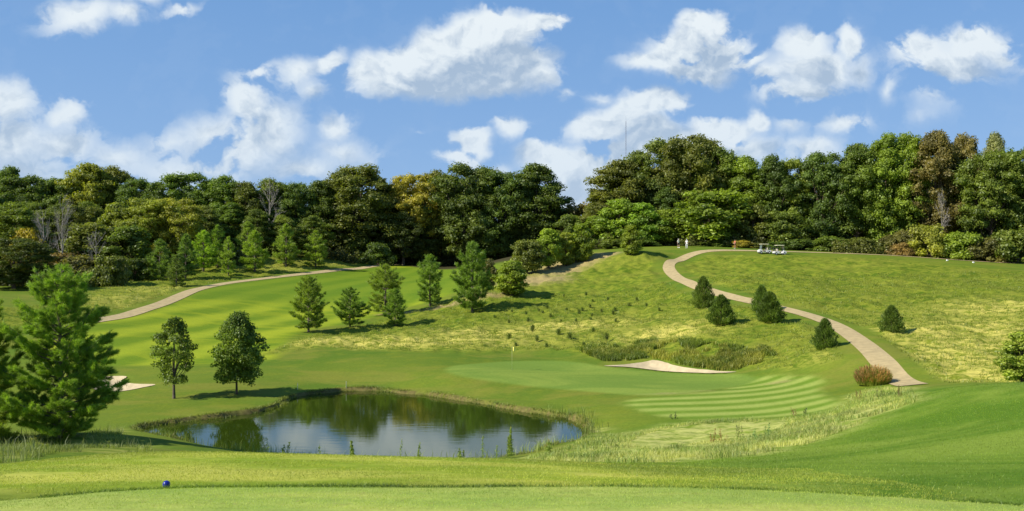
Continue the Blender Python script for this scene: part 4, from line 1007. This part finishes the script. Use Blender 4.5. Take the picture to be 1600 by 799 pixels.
# close-mown turf in the foreground
def turf(name, x0, x1, y0, y1, n, h, w, label, color, lean=.5, pred=None):
    q = np.column_stack([g_.uniform(x0, x1, n), np.sqrt(g_.uniform(y0 ** 2, y1 ** 2, n))]); q = q[np.abs(q[:, 0]) < q[:, 1] * .62 + .5]
    if pred is not None: q = q[pred(q[:, 0], q[:, 1])]
    return stuff(blades_mesh(name, on_ground(q) + np.array([0, 0, .012]), h, w, BLADE, g_, lean), label, 'grass', color)
turf('mown_turf', -10, 10, 12.6, 15.3, 60000, .028, .004, 'short turf of the back tee in the foreground', (.32, .40, .07), pred=lambda x, y: y < lipy(x) - .05)
turf('mown_turf', -12, 8, 13.6, 24, 110000, .035, .006, 'pale mown turf of the forward tee', (.34, .38, .055), pred=lambda x, y: (fbm(x * .6, y * 1.2, 3) > .36) & (y > lipy(x) + .25))
turf('mown_turf', -4, 28, 13.8, 46, 180000, .04, .008, 'green mown turf of the mound on the right', (.17, .25, .024), pred=lambda x, y: (x > 2.4) & (sdist(x, y, DRYN) < 0) & (y > lipy(x) + .2))
# longer fringe at the lip between the two tees
n = 26000; lx = g_.uniform(-11, 12, n); ly = lipy(lx) + .12 + g_.normal(0, .10, n); q = np.column_stack([lx, ly]); kk = (fbm(lx * 1.3, ly * 4, 3) > .36); q = q[kk]
stuff(blades_mesh('grass_fringe', on_ground(q), .11, .006, BLADE, g_, .35, segs=2), 'longer grass fringe at the lip between the two tees', 'grass', (.10, .17, .016))
# ------------------------------------------------------------------ weeds one can tell apart at the pond's near side
def stalk_weed(name, seed, H, spread, leafy, loc, color, label, tip=None, cat='weed'):
    rng = np.random.default_rng(seed); root = empty(name, loc)
    sb = MB(); ns = 1 if spread < .3 else 4
    V = []; Fc = []; off = 0; hv = []
    for k in range(ns):
        a = rng.uniform(0, 6.28); bx_, by_ = math.cos(a) * spread * .3, math.sin(a) * spread * .3; hh = H * (1 if k == 0 else rng.uniform(.55, .9))
        lx, ly = rng.normal(0, .06 * H, 2)
        sb.tube([(bx_ * .3, by_ * .3, -.1), (bx_ * .8, by_ * .8, hh * .5), (bx_ + lx, by_ + ly, hh)], [.016, .012, .006], 5)
        m = int(leafy * .6 * hh / H); t = rng.uniform(.1, 1.0, m); P = np.stack([bx_ + lx * t + rng.normal(0, .07, m) * (1.3 - t), by_ + ly * t + rng.normal(0, .07, m) * (1.3 - t), hh * t], 1)
        lv, lf = leaf_quads(P, unit(rng.normal(size=(m, 3)) + np.array([0, 0, .5])), .055, rng, .35); V.append(lv); Fc.append(lf + off); off += len(lv)
        hv.append((bx_ + lx, by_ + ly, hh))
    sb.build('stem', BLADE, root).color = (*color, 1)
    mesh_np('foliage', np.concatenate(V), np.concatenate(Fc), LEAF, root).color = (*color, 1)
    if tip:
        hb = MB()
        for p in hv[:2]: hb.tube([(p[0], p[1], p[2] - .12 * H), (p[0], p[1], p[2] + .04 * H)], [.022, .012], 6)
        hb.build('flower_spike', BLADE, root).color = (*tip, 1)
    return tag(root, label, cat)
def weed_px(u, vt, vb, seed, spread, leafy, color, label, tip=None, d=48.5, name='weed'):
    x = (u - 800) * d / F; z = gz(x, d); H = CZ - (vt - 399.5) * d / F - z
    stalk_weed(name, seed, max(H, .5), spread, leafy, (x, d, z), color, label, tip)
# these grow on the bank between the tee and the water
WC = (.26, .34, .06)
for (u, vt, seed, sp, lf, tip, lb) in [
 (418,684,1,.2,60,None,'thin weed stalk before the pond, leftmost of the single stalks'),(447,692,2,.35,90,None,'low weed clump left of the bushy one at the near shore'),
 (552,690,3,.6,420,None,'bushy yellow-green weed clump at the near shore of the pond'),(498,694,4,.2,60,None,'short stalk left of the bushy weed clump'),
 (626,687,5,.2,90,(.4,.42,.2),'stalk with a pale head right of the bushy weed clump'),(652,692,6,.35,80,None,'thin weed pair right of the pale-headed stalk'),
 (722,700,7,.4,120,(.45,.42,.2),'low leafy weed left of the dark green stalk'),(753,683,8,.2,150,(.38,.42,.22),'dark green stalk with a pale tuft on top'),
 (777,697,9,.2,70,None,'slender stalk between the dark one and the tall leafy weed'),(795,669,10,.35,520,(.5,.42,.12),'tall leafy weed with a yellow spike, tallest at the near shore'),
 (856,688,11,.5,160,(.4,.2,.08),'reddish weed at the right corner of the near shore')]:
    weed_px(u, vt, 712, 100 + seed, sp, lf, WC, lb, tip)
for (u, v, h, seed, c, lb) in [(1113,692,24,21,(.26,.12,.05),'reddish dry weed in the straw grass, left one'),(1130,690,22,22,(.28,.13,.05),'reddish dry weed right beside the left one'),
 (1155,684,26,23,(.2,.16,.06),'brown dry stalk group in the straw grass'),(1183,690,20,24,(.17,.2,.06),'green upright weed in the straw grass'),(1200,684,24,25,(.2,.21,.07),'pale upright weed at the right of the straw grass'),
 (1243,650,14,26,(.24,.12,.05),'small reddish weed at the edge of the striped apron'),(1259,648,12,27,(.15,.14,.05),'dark small weed right of the small reddish one'),(1340,625,18,28,(.24,.13,.05),'reddish weed left of those below the dry grass clump'),
 (1373,622,20,29,(.17,.14,.05),'brown stalk below the dry grass clump'),(1405,623,22,30,(.2,.12,.05),'tall red-brown stalk by the end of the path'),(1052,655,12,31,(.07,.07,.03),'lone dark stalk on the pale mown strip')]:
    x, y, z = at(u, v, 38); stalk_weed('weed', seed, max(h * y / F, .45), .6, 34, (x, y, z - .02), (c[0] * 1.25, c[1] * 1.7, c[2] * 1.6), lb)

# russet clump of ornamental grass where the path ends
rg_ = np.random.default_rng(14)
ox, oy, oz = at(1364, 601, 50); og = empty('ornamental_grass', (ox, oy, oz)); sc_ = 2.9
ang = rg_.uniform(0, 6.283, 6500); rad = np.sqrt(rg_.random(6500)); hb_ = 1.55 * np.sqrt(np.clip(1.08 - rad ** 2, .05, 1)) * rg_.uniform(.45, 1.0, 6500)
P_ = np.stack([np.cos(ang) * rad * 1.15, np.sin(ang) * rad * .9, np.zeros(6500)], 1)
tip_dir = np.stack([np.cos(ang) * rad * .55, np.sin(ang) * rad * .5, np.ones(6500)], 1)
def arch(P, D, h, w, n, rng, name, mat, parent, color):
    a = rng.uniform(0, 6.283, n); s_ = np.stack([np.cos(a), np.sin(a), np.zeros(n)], 1) * w; hh = (h * rng.uniform(.7, 1.12, n))[:, None]
    m_ = P + D * hh * np.array([.5, .5, .62]); e = P + D * hh * np.array([1.35, 1.35, 1.0]) + rng.normal(size=P.shape) * .06
    V = np.stack([P - s_, P + s_, m_ + s_ * .8, m_ - s_ * .8, e], 1).reshape(-1, 3); b = np.arange(n) * 5
    o = mesh_np(name, V, np.concatenate([np.stack([b, b + 1, b + 2], 1), np.stack([b, b + 2, b + 3], 1), np.stack([b + 3, b + 2, b + 4], 1)]), mat, parent); o.color = (*color, 1); return o
arch(P_, tip_dir, hb_, .014, 6500, rg_, 'blades', BLADE, og, (.27, .31, .05))
k = 1500; P2 = P_[:k] + tip_dir[:k] * (hb_[:k] * .85)[:, None] * np.array([.9, .9, 1]); arch(P2, tip_dir[:k], .28, .022, k, rg_, 'plumes', BLADE, og, (.46, .25, .10))
tag(og, 'round clump of dry grass with russet tops where the cart path ends', 'grass clump')
# small dark thicket tuft and stones on the kerb end of the path
st = MB()
x, y, z = at(1330, 606, 50)

# ------------------------------------------------------------------ flagstick
yellow = simple_mat('flag_cloth', (.75, .70, .16), .8); white = simple_mat('white_paint', (.78, .78, .75), .4); black = simple_mat('black_rubber', (.02, .02, .02), .6)
fx, fy, fz = at(800, 578, 60); fl_ = empty('golf_flag', (fx, fy, fz))
m = MB(); m.tube([(0, 0, -.1), (0, 0, 2.25)], .010, 8); m.build('pole', simple_mat('pole_paint', (.5, .5, .25), .5), fl_, True)
nu, nv = 10, 5; V = []; Fc = []
for j in range(nv):
    for i in range(nu): V.append((.02 + .26 * i / (nu - 1), .06 * math.sin(i * .9), 2.22 - .42 * j / (nv - 1) - .10 * (i / (nu - 1)) ** 1.5))
for j in range(nv - 1):
    for i in range(nu - 1): a = j * nu + i; Fc.append([a, a + 1, a + nu + 1, a + nu])
fo = mesh_np('flag_cloth', V, Fc, yellow, fl_, True); sm_ = fo.modifiers.new('thick', 'SOLIDIFY'); sm_.thickness = .004
m = MB(); m.tube([(0, 0, .004), (0, 0, .008)], .054, 16); m.build('cup', black, fl_)
tag(fl_, 'yellow pin flag on the putting green', 'golf flag')
# ------------------------------------------------------------------ tee markers
blue = simple_mat('blue_paint', (.010, .020, .22), .25, spec=.4)
bx0, by0, bz0 = at(260, 766.5, 15.5); tm = empty('tee_marker', (bx0, by0, bz0)); m = MB(); m.ball((0, 0, .065), .066, 24, 16); m.build('ball', blue, tm, True)
m = MB(); m.tube([(0, 0, -.10), (0, 0, .01)], [.006, .010], 8); m.build('spike', simple_mat('steel', (.4, .4, .42), .35, 1.0), tm)
tag(tm, 'glossy blue ball tee marker in the foreground turf', 'tee marker')
for (u, d, lb) in [(1480, 163, 'small white tee marker on the plateau, the left of two'), (1521, 161, 'small white tee marker on the plateau, the right of two')]:
    x, y, z = col_at(u, d); z = gz(x, y); t_ = empty('tee_marker', (x, y, z)); m = MB(); m.box((0, 0, .11), (.36, .22, .22), .2, .8, .04); m.build('marker_body', white, t_)
    m = MB(); m.box((0, 0, -.03), (.42, .26, .06)); m.build('base', black, t_); tag(t_, lb, 'tee marker')
# a scrap of wood on the near left edge
# ------------------------------------------------------------------ driftwood log and stakes at the pond
wood = simple_mat('grey_wood', (.24, .17, .10), .9, var=.3, scale=5, bump=.5)
dx, dy = wpt(262, 686); lg = MB(); lg.tube([(-.75, 0, .02), (-.2, .04, .05), (.35, -.02, .07), (.8, .06, .10)], [.09, .11, .09, .05], 10); lo = lg.build('driftwood_log', wood, None, True); lo.location = (dx, dy, .0)
br = MB(); br.tube([(.2, 0, .05), (.35, .1, .30), (.42, .12, .46)], [.035, .025, .01], 6); br.build('branch', wood, lo); tag(lo, 'half-sunken log at the left end of the pond', 'log')
stm = simple_mat('stake_paint', (.62, .60, .40), .6, var=.1)
for (u, v, h, lb) in [(465, 609, .55, 'thin pale stake on the far bank near the pond corner'), (541, 606, .5, 'thin pale stake on the far bank in the middle')]:
    x, y, z = at(u, v, 60); s_ = MB(); s_.box((0, 0, h / 2 - .05), (.05, .05, h + .1), .3, .9); s_.v.append((0, 0, h + .04)); b = len(s_.v) - 1; s_.f += [[4, 5, b], [5, 6, b], [6, 7, b], [7, 4, b]]
    o = s_.build('marker_stake', stm); o.location = (x, y, z); tag(o, lb, 'stake')

# ------------------------------------------------------------------ radio mast far away
mm = bpy.data.materials.new('mast_steel'); mm.use_nodes = True; b = mm.node_tree.nodes['Principled BSDF']; b.inputs['Base Color'].default_value = (.24, .27, .33, 1); b.inputs['Roughness'].default_value = .5
MD = 1500.0; mx = (978 - 800) * MD / F; mtop = CZ + (399.5 - 190) * MD / F
mast = empty('radio_mast', (mx, MD, 0)); m = MB(); r = .8
cs = [(r * math.cos(a), r * math.sin(a)) for a in (0.5, 2.594, 4.689)]
for c in cs: m.tube([(c[0], c[1], 0), (c[0], c[1], mtop)], .16, 5)
m.build('leg', mm, mast)
m = MB(); z = 4.0; i = 0
while z < mtop - 4:
    a, b_ = cs[i % 3], cs[(i + 1) % 3]; m.tube([(a[0], a[1], z), (b_[0], b_[1], z + 2.5)], .05, 4, cap=False); m.tube([(a[0], a[1], z), (b_[0], b_[1], z)], .05, 4, cap=False); z += 1.3; i += 1
m.build('lattice', mm, mast)
m = MB(); m.tube([(0, 0, mtop), (0, 0, mtop + 9)], [.2, .08], 6); m.tube([(0, 0, mtop * .55), (0, 0, mtop * .55 + 5)], [1.1, 1.1], 8); m.build('antenna', mm, mast)
tag(mast, 'faint thin lattice radio mast far beyond the right-hand wood', 'radio mast')

# ------------------------------------------------------------------ golf carts
cream = simple_mat('roof_plastic', (.72, .68, .45), .45); bodyp = simple_mat('cart_body_paint', (.62, .61, .60), .3, spec=.5); seatm = simple_mat('seat_vinyl', (.45, .40, .32), .6)
steel = simple_mat('cart_tube', (.10, .10, .10), .4, .6); glass = simple_mat('windscreen', (.12, .16, .15), .08, spec=.6); rimm = simple_mat('wheel_rim', (.6, .6, .6), .4, .5)
lampm = simple_mat('lamp_glass', (.7, .7, .65), .1, spec=.8); bagm = simple_mat('golf_bag_cloth', (.05, .06, .10), .8)
def cart():
    r = empty('golf_cart')          # long axis along x, front towards -x
    m = MB(); m.prism([(-1.15,.28),(-1.20,.50),(-1.12,.66),(-.85,.80),(-.62,.84),(-.55,.60),(-.50,.32),(-.62,.34),(-.68,.46),(-.80,.53),(-.92,.46),(-.98,.32)], -.55, .55)
    m.prism([(-.55,.26),(-.55,.34),(.35,.34),(.35,.26)], -.56, .56)
    m.prism([(.22,.28),(.22,.60),(.50,.68),(1.05,.70),(1.18,.60),(1.20,.34),(1.02,.32),(.96,.46),(.84,.54),(.72,.46),(.66,.30)], -.57, .57)
    m.build('body', bodyp, r)
    m = MB(); m.box((.18,0,.66),(.50,1.0,.14),0,.94,.05); m.build('seat', seatm, r)
    m = MB(); m.box((.45,0,.94),(.12,1.0,.42),0,.95,.04,.06); m.build('backrest', seatm, r)
    m = MB(); m.box((0,0,1.82),(1.75,1.12,.07),0,.94,.18); m.build('roof', cream, r)
    for (x0, x1) in ((-.62,-.55), (.55,.62)):
        for y in (-.5, .5):
            m = MB(); m.tube([(x0 - .15 if x0 < 0 else x0, y, .7), (x1 - .1 if x0 < 0 else x1, y, 1.3), (x1, y, 1.81)], .022, 6); m.build('roof_post', steel, r)
    m = MB(); m.box((-.70,0,1.30),(.012,.98,.88),0,1,0,.12); m.build('windscreen', glass, r)
    m = MB(); N_ = 16
    m.tube([(-.62,-.22,.82),(-.38,-.22,1.02)], .02, 6)
    ring = [(-.36 + .09 * math.sin(2 * math.pi * k / N_), -.22 + .17 * math.cos(2 * math.pi * k / N_), 1.03 + .13 * math.sin(2 * math.pi * k / N_)) for k in range(N_ + 1)]
    m.tube(ring, .014, 6); m.build('steering_wheel', black, r)
    for x in (-.80, .84):
        for y in (-.48, .48):
            w = MB(); w.tube([(x, y - .09, .23), (x, y + .09, .23)], .23, 18); wo = w.build('wheel', black, r)
            w = MB(); w.tube([(x, y - .095, .23), (x, y + .095, .23)], .12, 14); w.build('rim', rimm, wo)
    for y in (-.38, .38):
        m = MB(); m.ball((-1.17, y, .58), .07, 10, 7, (.5, 1.2, .8)); m.build('headlight', lampm, r)
    m = MB(); m.tube([(.98,-.22,.60),(1.10,-.22,1.28)], [.13,.14], 10); m.build('bag_rack', steel, r)
    return r
c0 = cart()
for i, (u, d, rz, lb, hasbag) in enumerate([(1194, 170, .12, 'golf cart parked left, partly behind, its cream roof nearer the walkers', 0), (1218, 169, math.pi + .10, 'golf cart parked on the right with its rear wheel towards the open lawn', 1)]):
    o = c0 if i == 0 else copy_tree(c0); x = (u - 800) * d / F; o.location = (x, d, gz(x, d) + .01); o.rotation_euler = (0, 0, rz); o.scale = (1.0, 1.0, 1.0)
    tag(o, lb, 'golf cart', 'golf carts parked on the hilltop')

# ------------------------------------------------------------------ people on the hilltop
skin = simple_mat('skin', (.52, .33, .24), .6); hairm = simple_mat('hair', (.06, .04, .03), .8); shoe = simple_mat('shoe_leather', (.75, .74, .7), .6)
def skin_obj(name, V, E, R, mat, parent, sub=1, rootv=0):
    me = bpy.data.meshes.new(name); me.from_pydata(V, E, []); me.update(); me.materials.append(mat)
    o = bpy.data.objects.new(name, me); COL.objects.link(o); o.parent = parent
    md = o.modifiers.new('skin', 'SKIN'); md.use_smooth_shade = True
    if not me.skin_vertices: me.attributes.new('skin', 'FLOAT', 'POINT') if False else None
    sl = me.skin_vertices
    lay = sl[0] if len(sl) else None
    if lay is None:
        bpy.context.view_layer.objects.active = o; bpy.ops.mesh.customdata_skin_add(); lay = me.skin_vertices[0]
    for i, r in enumerate(R): lay.data[i].radius = (r, r) if not isinstance(r, tuple) else r; lay.data[i].use_root = (i == rootv)
    s2 = o.modifiers.new('sub', 'SUBSURF'); s2.levels = sub; s2.render_levels = sub
    return o
def person(loc, rz, shirt, short, label, pose, hat=None, longleg=False):
    """pose: dict of joint positions; standing figure 1.77 m tall facing -y"""
    r = empty('person', loc, rz); J = dict(pelvis=(0,0,.95), waist=(0,0,1.10), chest=(0,-.01,1.32), neck0=(0,0,1.47), neck=(0,-.01,1.53), jaw=(0,-.02,1.59), head=(0,-.01,1.67), crown=(0,0,1.735), nose=(0,-.105,1.645),
        sl=(.18,0,1.43), el=(.25,.02,1.16), wl=(.24,-.06,.92), sr=(-.18,0,1.43), er=(-.25,.02,1.16), wr=(-.24,-.06,.92), hl=(.10,0,.90), kl=(.11,-.01,.50), al=(.11,.02,.09), tl=(.12,-.15,.04), hr=(-.10,0,.90), kr=(-.11,-.01,.50), ar=(-.11,.02,.09), tr=(-.12,-.15,.04))
    J.update(pose); RD = dict(pelvis=.13, waist=.12, chest=(.16,.12), neck0=.075, neck=.055, jaw=.07, head=.085, crown=.06, nose=.014, sl=.065, el=.045, wl=.03, sr=.065, er=.045, wr=.03, hl=.09, kl=.06, al=.042, tl=.035, hr=.09, kr=.06, ar=.042, tr=.035)
    keys = list(J); V = [J[k] for k in keys]; ix = {k: i for i, k in enumerate(keys)}; R = [RD[k] for k in keys]
    E = [(ix[a], ix[b]) for a, b in [('pelvis','waist'),('waist','chest'),('chest','neck0'),('neck0','neck'),('neck','jaw'),('jaw','head'),('head','crown'),('head','nose'),('chest','sl'),('sl','el'),('el','wl'),('chest','sr'),('sr','er'),('er','wr'),('pelvis','hl'),('hl','kl'),('kl','al'),('al','tl'),('pelvis','hr'),('hr','kr'),('kr','ar'),('ar','tr')]]
    for s in ('l', 'r'):       # hands: palm, five bent fingers
        w = Vector(J['w' + s]); e = Vector(J['e' + s]); d = (w - e).normalized(); sd_ = d.cross(Vector((0, 1, 0))).normalized() if abs(d.y) < .9 else Vector((1, 0, 0)); up_ = sd_.cross(d)
        pi = len(V); V.append(tuple(w + d * .055)); R.append((.034, .022)); E.append((ix['w' + s], pi))
        for k in range(4):
            o_ = sd_ * (k - 1.5) * .021; L_ = (.06, .07, .066, .052)[k]; a = len(V)
            V.append(tuple(w + d * .09 + o_)); V.append(tuple(w + d * (.09 + L_ * .55) + o_ + up_ * .008)); V.append(tuple(w + d * (.09 + L_) + o_ + up_ * .028)); R += [.009, .0085, .007]; E += [(pi, a), (a, a + 1), (a + 1, a + 2)]
        a = len(V); V.append(tuple(w + d * .05 - sd_ * .042)); V.append(tuple(w + d * .09 - sd_ * .052 + up_ * .015)); R += [.011, .009]; E += [(pi, a), (a, a + 1)]
    skin_obj('body', V, E, R, skin, r)
    def g(ks, es, rs, nm, mat): skin_obj(nm, [J[k] if isinstance(k, str) else k for k in ks], es, rs, mat, r)
    mid = lambda a, b, t: tuple(Vector(J[a]).lerp(Vector(J[b]), t))
    g(['pelvis','waist','chest','neck0','sl',mid('sl','el',.8),'sr',mid('sr','er',.8)], [(0,1),(1,2),(2,3),(2,4),(4,5),(2,6),(6,7)], [.15,.14,(.18,.145),.07,.085,.07,.085,.07], 'shirt', shirt)
    t = .97 if longleg else .85; kk = ('al', 'ar') if longleg else ('kl', 'kr')
    if longleg: g(['pelvis','hl','kl',mid('kl','al',.9),'hr','kr',mid('kr','ar',.9)], [(0,1),(1,2),(2,3),(0,4),(4,5),(5,6)], [.145,.11,.08,.06,.11,.08,.06], 'trousers', short)
    else: g(['pelvis','hl',mid('hl','kl',.85),'hr',mid('hr','kr',.85)], [(0,1),(1,2),(0,3),(3,4)], [.145,.112,.085,.112,.085], 'shorts', short)
    hd = Vector(J['head']); m = MB()
    if hat: m.ball((hd.x, hd.y + .01, hd.z + .045), .112, 14, 9, (1, 1.05, .62)); m.box((hd.x, hd.y - .12, hd.z + .03), (.16, .13, .012), 0, 1, .04); m.build('cap', hat, r, True)
    else: m.ball((hd.x, hd.y + .025, hd.z + .035), .105, 14, 9, (1, 1, .85)); m.build('hair', hairm, r, True)
    for sx in (-1, 1):
        m = MB(); m.ball((hd.x + sx * .033, hd.y - .086, hd.z + .0), .011, 8, 6); m.build('eye', black, r, True)
        k = 'tl' if sx > 0 else 'tr'; a = 'al' if sx > 0 else 'ar'; m = MB(); c = (Vector(J[k]) + Vector(J[a])) / 2; m.box((c.x, c.y - .01, .045), (.105, .29, .09), 0, .85, .04); m.build('shoe', shoe, r)
    m = MB(); m.box((hd.x, hd.y - .088, hd.z - .062), (.045, .012, .009)); m.build('mouth', simple_mat('lips', (.4, .16, .13), .5), r)
    return tag(r, label, 'person')
whitec = simple_mat('white_shirt', (.80, .80, .78), .8); tealc = simple_mat('pale_green_shirt', (.60, .66, .56), .8); redc = simple_mat('rust_shirt', (.45, .13, .07), .8)
navy = simple_mat('dark_cloth', (.03, .03, .035), .8); khaki = simple_mat('khaki_cloth', (.42, .34, .22), .8); bright = simple_mat('light_trousers', (.72, .72, .70), .8); rust2 = simple_mat('brown_trousers', (.26, .12, .07), .8)
def ppos(u, d): x = (u - 800) * d / F; return (x, d, gz(x, d) - .01)
person(ppos(1060, 178), .4, tealc, navy, 'person in a pale shirt and dark shorts walking at the top of the hill', dict(kl=(.12,-.12,.50), al=(.12,-.06,.09), tl=(.12,-.22,.04), el=(.26,.10,1.18), wl=(.25,.05,.94)), hat=whitec)
person(ppos(1073, 177), -.5, whitec, bright, 'person dressed in white walking right of the other at the top of the hill', dict(kr=(-.12,-.10,.50), ar=(-.12,-.02,.09), tr=(-.12,-.18,.04), er=(-.24,-.12,1.2), wr=(-.20,-.30,1.08)), hat=whitec, longleg=True)
person(ppos(1148.5, 178), -1.0, redc, rust2, 'person in a rust red top standing near the golden bush', dict(el=(.24,-.14,1.20), wl=(.10,-.32,1.06), er=(-.24,-.14,1.20), wr=(-.06,-.34,1.04)), longleg=True)
